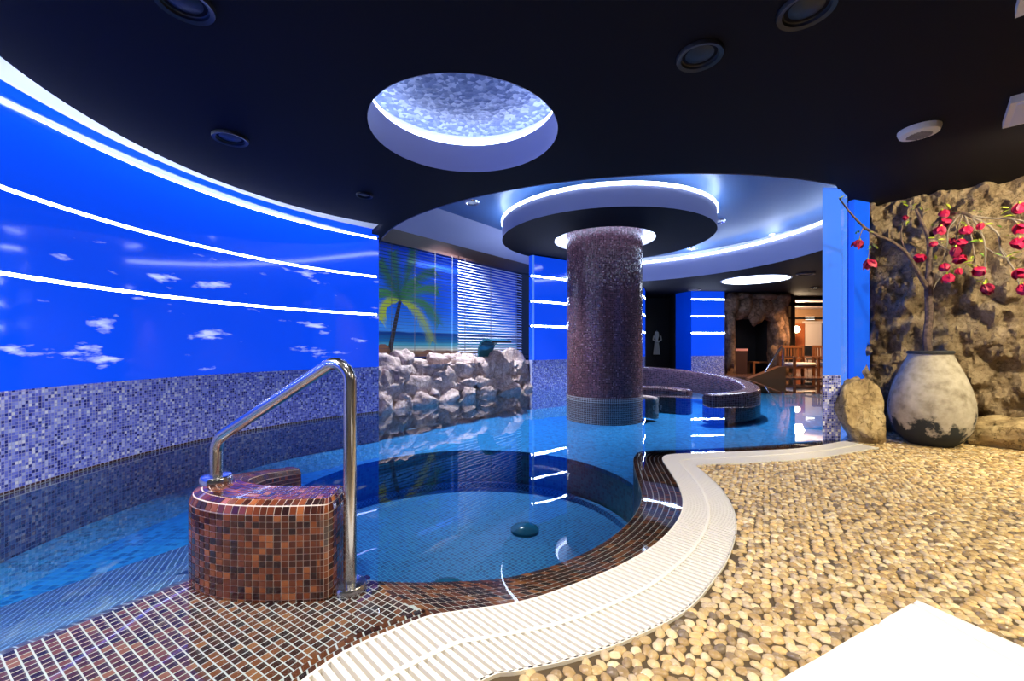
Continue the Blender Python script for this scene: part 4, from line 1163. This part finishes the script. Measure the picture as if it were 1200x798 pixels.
LV = [(1060, 236), (1069, 242), (1058, 239), (1059, 262), (1093, 262), (1114, 245), (1096, 279), (1140, 247), (1143, 280), (1148, 282), (1172, 252), (1180, 242), (1178, 275), (1198, 295), (1183, 299), (1124, 314), (1115, 319), (1128, 308), (1138, 303), (1153, 331), (1026, 290), (1019, 288), (1014, 270), (1004, 271), (1094, 302), (1134, 311), (990, 229), (984, 232), (1165, 262), (1175, 300), (1120, 276), (1100, 283), (1145, 296), (1131, 262), (1188, 300), (1080, 246)]
for i, (x, y) in enumerate(LV):
    for q in range(2):
        o = link('leaf', lf if fr_.random() < 0.65 else lf2, tree, T(x + q*3, y + q*2, -0.02)); k = fr_.uniform(0.05, 0.085); o.scale = (k, k, k); o.rotation_euler = (fr_.uniform(-0.8, 0.8), fr_.uniform(-0.9, 0.6), fr_.uniform(0, 6.3))

# ---- lounger corner with towel, lower right
ZL = 0.34
cA = P(1073, 702, ZL); cB = P(905, 800, ZL); dW = (cB-cA); dW.z = 0; dW.normalize(); dL = Vector((0.36, -0.93, 0)).normalized()
lo = empty('sun_lounger', (cA.x, cA.y, 0)); meta(lo, 'sun lounger under a white towel at the lower right corner', 'sun lounger')
def lq(a, b, z): return dW*a + dL*b + Vector((0, 0, z))
def slabq(mb, a0, a1, b0, b1, z0_, z1_):
    v = [lq(a0, b0, z0_), lq(a1, b0, z0_), lq(a1, b1, z0_), lq(a0, b1, z0_), lq(a0, b0, z1_), lq(a1, b0, z1_), lq(a1, b1, z1_), lq(a0, b1, z1_)]
    i = len(mb.v); mb.v += v; mb.uv += [(0, 0)]*8
    mb.f += [(i, i+1, i+2, i+3), (i+4, i+7, i+6, i+5), (i, i+4, i+5, i+1), (i+1, i+5, i+6, i+2), (i+2, i+6, i+7, i+3), (i+3, i+7, i+4, i)]; return mb
slabq(MB(), 0.03, 0.67, 0.03, 1.90, 0.22, 0.298).build('mattress', M['towel'], lo)
slabq(MB(), 0.02, 0.68, 0.02, 1.92, 0.17, 0.22).build('frame', M['wood'], lo)
for a in (0.05, 0.61):
    for b in (0.06, 1.80): slabq(MB(), a, a+0.05, b, b+0.06, 0.0, 0.17).build('leg', M['wood'], lo)
tw = []; nf = []; na, nb = 180, 90
for i in range(na+1):
    for j in range(nb+1):
        a = -0.01 + 0.72*i/na; b = -0.01 + 1.5*j/nb
        z = ZL - 0.330*0 + 0.004*noise.noise(Vector((a*6, b*4, 1)))
        for a_, w_, h_ in ((0.20, 0.007, 0.022), (0.008, 0.0, 0)):
            if w_: z -= h_*math.exp(-((a-a_-0.03*b)/w_)**2)
        z -= 0.022*math.exp(-((a-0.02-0.30*b)/0.007)**2)*max(0, 1-b*2.2)
        edge = min(a+0.01, b+0.01)
        tw.append(lq(a, b, z - 0.035*math.exp(-edge/0.006)))
for i in range(na):
    for j in range(nb):
        k = i*(nb+1)+j; nf.append((k, k+1, k+nb+2, k+nb+1))
mb = MB(); mb.v = tw; mb.uv = [(0, 0)]*len(tw); mb.f = nf
t_ = mb.build('towel', M['towel'], None, True); t_.location = (cA.x, cA.y, 0); md = t_.modifiers.new('thick', 'SOLIDIFY'); md.thickness = 0.010; md.offset = 0
meta(t_, 'white creased towel spread over the sun lounger', 'towel')

# ---- ceiling fittings
sp_ = P(1077, 148, CEIL); spk = empty('ceiling_speaker', (sp_.x, sp_.y, CEIL - 0.022)); meta(spk, 'round white ceiling speaker with slotted grille', 'speaker')
MB().lathe([(0.128, 0.0), (0.128, -0.012), (0.118, -0.040), (0.085, -0.052), (0.001, -0.052)], seg=40).build('housing', M['white_plastic'], spk, True)
M['grille'] = mat('grey_slots', (0.12, 0.12, 0.14), 0.6)
for k in range(9):
    y = -0.06 + k*0.015; h = math.sqrt(max(0, 0.075**2 - y*y)); MB().box((0, y, -0.053), (2*h, 0.006, 0.003)).build('slot', M['grille'], spk)
for (x, y), lab in (((3.70, 2.83), 'white square ceiling panel cut by the right edge'), ((2.52, 1.77), 'white square ceiling panel at the top right corner')):
    e = empty('ceiling_panel', (x, y, CEIL - 0.022), pi/4); meta(e, lab, 'ceiling panel')
    MB().box((0, 0, -0.025), (0.46, 0.46, 0.05)).build('frame', M['white_plastic'], e); MB().box((0, 0, -0.053), (0.40, 0.40, 0.008)).build('cover', M['white_plaster'], e)
M['chrome'] = mat('chrome', (0.8, 0.8, 0.85), 0.15, 1.0)
for (px, py), lab in (((553, 237), 'small chrome downlight in the raised ceiling above the mural'), ((811, 291), 'small chrome downlight behind the ceiling disc'), ((908, 275), 'small chrome downlight in the raised ceiling near the pillar'), ((842, 259), 'small chrome downlight beside the rim of the ceiling disc')):
    p = P(px, py, CEIL_UP); e = empty('downlight', (p.x, p.y, CEIL_UP)); meta(e, lab, 'downlight'); spot('downlight_beam', (0, 0, -0.10), 1150, (0.80, 0.88, 1.0), 105, 0.7, 0.06, e)
    MB().lathe([(0.10, -0.002), (0.11, -0.02), (0.14, -0.024), (0.15, 0)], seg=24).build('trim_ring', M['chrome'], e, True); MB().lathe([(0.10, -0.004), (0.001, -0.004)], seg=24).build('lens', M['white_plastic'], e)
p = P(885, 327.5, CEIL_FAR); e = empty('recessed_light', (p.x, p.y, CEIL_FAR)); meta(e, 'round lit recess in the far dark ceiling', 'ceiling light')
M['glow'] = mat('white_glow', (1, 1, 1), 0.5, emit=(0.80, 0.88, 1.0), es=9)
MB().lathe([(0.84, 0.0), (0.86, -0.02), (0.90, -0.012), (0.90, 0.0)], seg=48).build('rim', M['white_plaster'], e, True); MB().lathe([(0.85, -0.006), (0.001, -0.006)], seg=48).build('diffuser', M['glow'], e)
for (px, py), lit, lab in (((955, 337), 700, 'tiny lit warm downlight near the far doorway'), ((944, 321), 0, 'unlit black downlight in the far ceiling right of the lit recess'), ((814, 339), 0, 'unlit black downlight in the far ceiling above the far blue panel')):
    p = P(px, py, CEIL_FAR); downlight(p.x, p.y, CEIL_FAR, 0.12 if lit else 0.22, lab, lit, color=(1, 0.6, 0.3))

# ---- far side: deck, rock arch, niche, chairs, doorway
M['brown_floor'] = mosaic('brown_floor_tiles', 0.12, [(0, (0.10, 0.04, 0.025)), (0.4, (0.14, 0.06, 0.035)), (0.8, (0.18, 0.08, 0.05))], (0.08, 0.05, 0.04), 0.2, 0.04)
fd = MB().prism([(4.5, 14.4), (5.6, 14.2), (7.5, 13.6), (9.2, 13.1), (12.5, 12.6), (16, 16), (16, 23), (4.5, 23)], -0.6, 0.03).build('floor_far', M['brown_floor']); meta(fd, 'brown tiled floor on the far side of the pool', kind='structure')
ra = empty('rock_arch', (8.9, 15.0, 0.03)); meta(ra, 'brown rock arch around the dark niche on the far side', 'rock arch'); O = Vector((8.9, 15.0, 0.03))
def rk(x, y, w_, h_, seed, Y=14.95, dep=0.30, m=None):
    c = Q(x, y, Y); s_ = Y/F; boulder('rock', c-O, (w_*s_*0.60, dep, h_*s_*0.60), m or M['rock_dark'], ra, seed, 0, 3, 0.6)
for i, (x, y, w_, h_) in enumerate([(857, 356, 16, 26), (872, 360, 20, 30), (884, 362, 20, 32), (896, 358, 20, 28), (908, 360, 22, 34), (915, 352, 24, 18), (870, 348, 30, 10), (893, 347, 34, 10), (855, 385, 9, 40), (855, 415, 9, 44), (911, 380, 13, 32), (912, 400, 14, 32), (910, 420, 15, 36), (918, 395, 9, 90)]):
    rk(x, y, w_, h_, 200+i)
a, b = Q(862, 440, 15.1), Q(905, 440, 15.1)
for x0, x1, z0_, z1_ in ((7.55, a.x, 0, 2.92), (b.x, 10.0, 0, 2.92), (a.x, b.x, 2.0, 2.92)):
    MB().box((((x0+x1)/2)-O.x, 0.25, (z0_+z1_)/2), (x1-x0, 0.3, z1_-z0_)).build('wall_block', M['rock_dark'], ra)
MB().box(((a.x+b.x)/2-O.x, 1.2, 1.4), (b.x-a.x+0.6, 0.1, 2.8)).build('niche_back', M['dark_void'], ra)
for x in (a.x-0.05, b.x+0.05): MB().box((x-O.x, 0.8, 1.4), (0.08, 0.9, 2.8)).build('niche_side', M['dark_void'], ra)
nb_ = empty('low_table', (Q(890, 440, 15.5).x, 15.5, 0.03)); meta(nb_, 'low dark wooden table inside the rock niche', 'table')
MB().box((0, 0, 0.42), (0.72, 0.45, 0.06)).build('table_top', M['wood'], nb_)
for sx in (-0.31, 0.31):
    for sy in (-0.17, 0.17): MB().box((sx, sy, 0.195), (0.07, 0.07, 0.39)).build('leg', M['wood'], nb_)
ct = empty('counter', (Q(867, 440, 15.45).x - 0.05, 15.45, 0.03)); meta(ct, 'small dark counter with pale pink top at the left of the niche', 'counter')
M['pink_top'] = mat('pink_stone', (0.75, 0.35, 0.32), 0.4)
MB().box((0, 0, 0.42), (0.42, 0.4, 0.84)).build('body', M['brown_trim'], ct); MB().box((0, 0, 0.88), (0.46, 0.44, 0.08)).build('top', M['pink_top'], ct)

# ramp wall and rail into the pool
rp = empty('step_parapet', (7.6, 13.2, 0)); meta(rp, 'sloping brown parapet beside the far pool steps', 'parapet')
q0, q1 = Q(876, 446, 13.2), Q(918, 446, 13.2)
v = []
for y in (-0.12, 0.12):
    v += [Vector((q0.x-7.6, y, -0.4)), Vector((q1.x-7.6, y, -0.4)), Vector((q1.x-7.6, y, 0.40)), Vector((q1.x-7.75, y, 0.40)), Vector((q0.x-7.6, y, 0.02))]
obj('parapet_body', v, [(0, 1, 2, 3, 4), (9, 8, 7, 6, 5), (4, 3, 8, 9), (3, 2, 7, 8), (1, 6, 7, 2), (0, 4, 9, 5)], M['wood'], rp)
fr2 = empty('handrail', (Q(897, 440, 13.2).x, 13.2, 0.2)); meta(fr2, 'small steel handrail on the parapet of the far steps', 'handrail'); O = Vector((Q(897, 440, 13.2).x, 13.2, 0.2))
pts = [Q(897, 441, 13.2), Q(897, 436, 13.2), Q(916, 406, 13.2), Q(918, 408, 13.2), Q(918, 433, 13.2)]
MB().tube([p-O for p in pts], 0.035, 8).build('rail_tube', M['steel'], fr2, True)

# wooden armchairs
def armchair(loc, rz, label):
    e = empty('wooden_armchair', loc, rz); meta(e, label, 'armchair', 'wooden armchairs on the far deck')
    for sx in (-0.44, 0.44):
        MB().box((sx, -0.32, 0.31), (0.07, 0.07, 0.62)).build('leg', M['wood'], e); MB().box((sx, 0.34, 0.50), (0.07, 0.07, 1.0)).build('leg', M['wood'], e)
        MB().box((sx, 0.0, 0.65), (0.09, 0.80, 0.045)).build('armrest', M['wood'], e)
    MB().box((0, 0, 0.30), (0.84, 0.66, 0.06)).build('seat', M['wood'], e)
    MB().box((0, 0.34, 0.99), (0.90, 0.05, 0.09)).build('back_rail', M['wood'], e); MB().box((0, 0.34, 0.58), (0.82, 0.04, 0.06)).build('back_rail', M['wood'], e)
    for k in range(7): MB().box((-0.33+0.11*k, 0.34, 0.78), (0.055, 0.025, 0.36)).build('back_slat', M['wood'], e)
    bm = bmesh.new(); bmesh.ops.create_cube(bm, size=1.0); bmesh.ops.scale(bm, vec=(0.78, 0.64, 0.13), verts=bm.verts); bmesh.ops.bevel(bm, geom=bm.edges[:], offset=0.04, segments=2, affect='EDGES')
    c = bm_obj('cushion', bm, M['towel'], e, True); c.location = (0, -0.02, 0.395)
armchair((9.74, 14.2, 0.03), 0.12, 'wooden slat-back armchair with white cushion beside the far steps')
armchair((10.85, 14.1, 0.03), 0.12, 'wooden armchair with white cushion partly hidden by the blue pillar')

# doorway with room beyond
M['warm_wall'] = mat('warm_beige_wall', (0.42, 0.24, 0.12), 0.7); M['white_door'] = mat('white_door', (0.72, 0.62, 0.55), 0.5); M['pale_ceil'] = mat('pale_ceiling', (0.6, 0.52, 0.5), 0.6)
fw = empty('door_1', (10.8, 16.0, 0.03)); meta(fw, 'glazed doorway frame to the warm lit room', kind='structure')
for x in (Q(928, 400, 16).x, Q(985, 400, 16).x): MB().box((x-10.8, 0, 1.45), (0.16, 0.14, 2.9)).build('door_post', M['black'], fw)
MB().box((0.4, 0, 2.62), (2.6, 0.14, 0.14)).build('door_header', M['black'], fw)
MB().box((0.4, 0, 2.08), (2.6, 0.06, 0.07)).build('transom', M['black'], fw)
rm = MB(); 
wr2 = MB().slab([(9.9, 16.2), (11.2, 20.0), (16.0, 20.0)], 0.1, 0.0, 2.9).build('wall_room', M['warm_wall']); meta(wr2, 'warm beige wall of the room beyond the far doorway', kind='structure')
cr_ = MB().prism([(9.9, 16.2), (16, 16.2), (16, 20.1), (9.9, 20.1)], 2.82, 2.88).build('ceiling_room', M['pale_ceil']); meta(cr_, 'pale ceiling of the room beyond the far doorway', kind='structure')
d2 = empty('door_2', (Q(953, 400, 19.9).x, 19.9, 0.03)); meta(d2, 'white door on the back wall of the lit room', kind='structure')
MB().box((0, 0, 1.05), (0.75, 0.06, 2.1)).build('door_leaf', M['white_door'], d2); MB().box((0, 0.02, 2.16), (0.95, 0.08, 0.1)).build('door_frame', M['white_door'], d2); MB().box((-0.28, -0.05, 1.0), (0.12, 0.04, 0.03)).build('door_handle', M['steel'], d2)
M['orange_wood'] = mat('orange_wood', (0.36, 0.10, 0.03), 0.4)
MB().box((-0.62, 0.0, 1.05), (0.40, 0.05, 2.1)).build('side_panel', M['orange_wood'], d2)
es_ = empty('exit_sign', Q(949, 373, 19.7)); meta(es_, 'small glowing white sign above the far white door', 'sign')
MB().box((0, 0, 0), (0.42, 0.06, 0.16)).build('housing', M['white_plastic'], es_); M['sign_glow'] = mat('sign_glow', (1, 1, 1), 0.5, emit=(1, 0.95, 0.8), es=3); MB().box((0, -0.035, 0), (0.38, 0.01, 0.12)).build('face', M['sign_glow'], es_)
gl = empty('wall_lamp', Q(933, 386, 19.0)); meta(gl, 'round glowing globe wall lamp in the room beyond', 'wall lamp')
M['globe'] = mat('lamp_globe', (1, 1, 1), 0.4, emit=(1, 0.78, 0.5), es=8)
MB().lathe([(0.16*math.sin(pi*k/12)+0.0005, -0.16*math.cos(pi*k/12)) for k in range(13)], seg=20).build('globe', M['globe'], gl, True); MB().box((0, 0.17, 0), (0.06, 0.08, 0.06)).build('bracket', M['steel'], gl)
pl_ = bpy.data.lights.new('room_lamp', 'POINT'); pl_.energy = 420; pl_.color = (1, 0.72, 0.45); pl_.shadow_soft_size = 0.2
po = bpy.data.objects.new('room_lamp', pl_); COL.objects.link(po); po.location = (12.2, 17.8, 2.5)
ch = empty('office_chair', (Q(954.5, 440, 18.2).x, 18.2, 0.03)); meta(ch, 'small black chair standing before the far white door', 'chair')
MB().box((0, 0, 0.45), (0.42, 0.42, 0.06)).build('seat', M['black'], ch); MB().box((-0.12, 0.2, 0.78), (0.36, 0.05, 0.5)).build('backrest', M['black'], ch)
for sx in (-0.18, 0.18):
    for sy in (-0.18, 0.18): MB().box((sx, sy, 0.21), (0.03, 0.03, 0.42)).build('leg', M['steel'], ch)

# ---- bathrobe on the dark wall
rb = empty('bathrobe', (Q(769.5, 400, 16.35).x, 16.35, 0)); meta(rb, 'white bathrobe hanging on the dark wall beyond the column', 'bathrobe')
vs, fs = [], []
prf = [(0.03, 1.62), (0.08, 1.58), (0.09, 1.45), (0.05, 1.30), (0.07, 1.20), (0.09, 1.0), (0.11, 0.85), (0.12, 0.72)]
for r, z in prf:
    for q in range(16):
        a = 2*pi*q/16; k = 1 + 0.18*math.sin(4*a + z*3); vs.append(Vector((r*k*math.cos(a), 0.5*r*k*math.sin(a), z)))
for k in range(len(prf)-1):
    for q in range(16): fs.append((k*16+q, k*16+(q+1) % 16, (k+1)*16+(q+1) % 16, (k+1)*16+q))
obj('robe_body', vs, fs, M['towel'], rb, True)
MB().tube([(0.13, -0.06, 1.45), (0.16, -0.07, 1.30), (0.05, -0.09, 1.22), (-0.05, -0.09, 1.22), (-0.16, -0.07, 1.30), (-0.13, -0.06, 1.45)], 0.03, 8).build('belt', M['towel'], rb, True)
MB().tube([(0, 0.1, 1.66), (0, -0.02, 1.66), (0, -0.02, 1.60)], 0.012, 6).build('hook', M['steel'], rb)
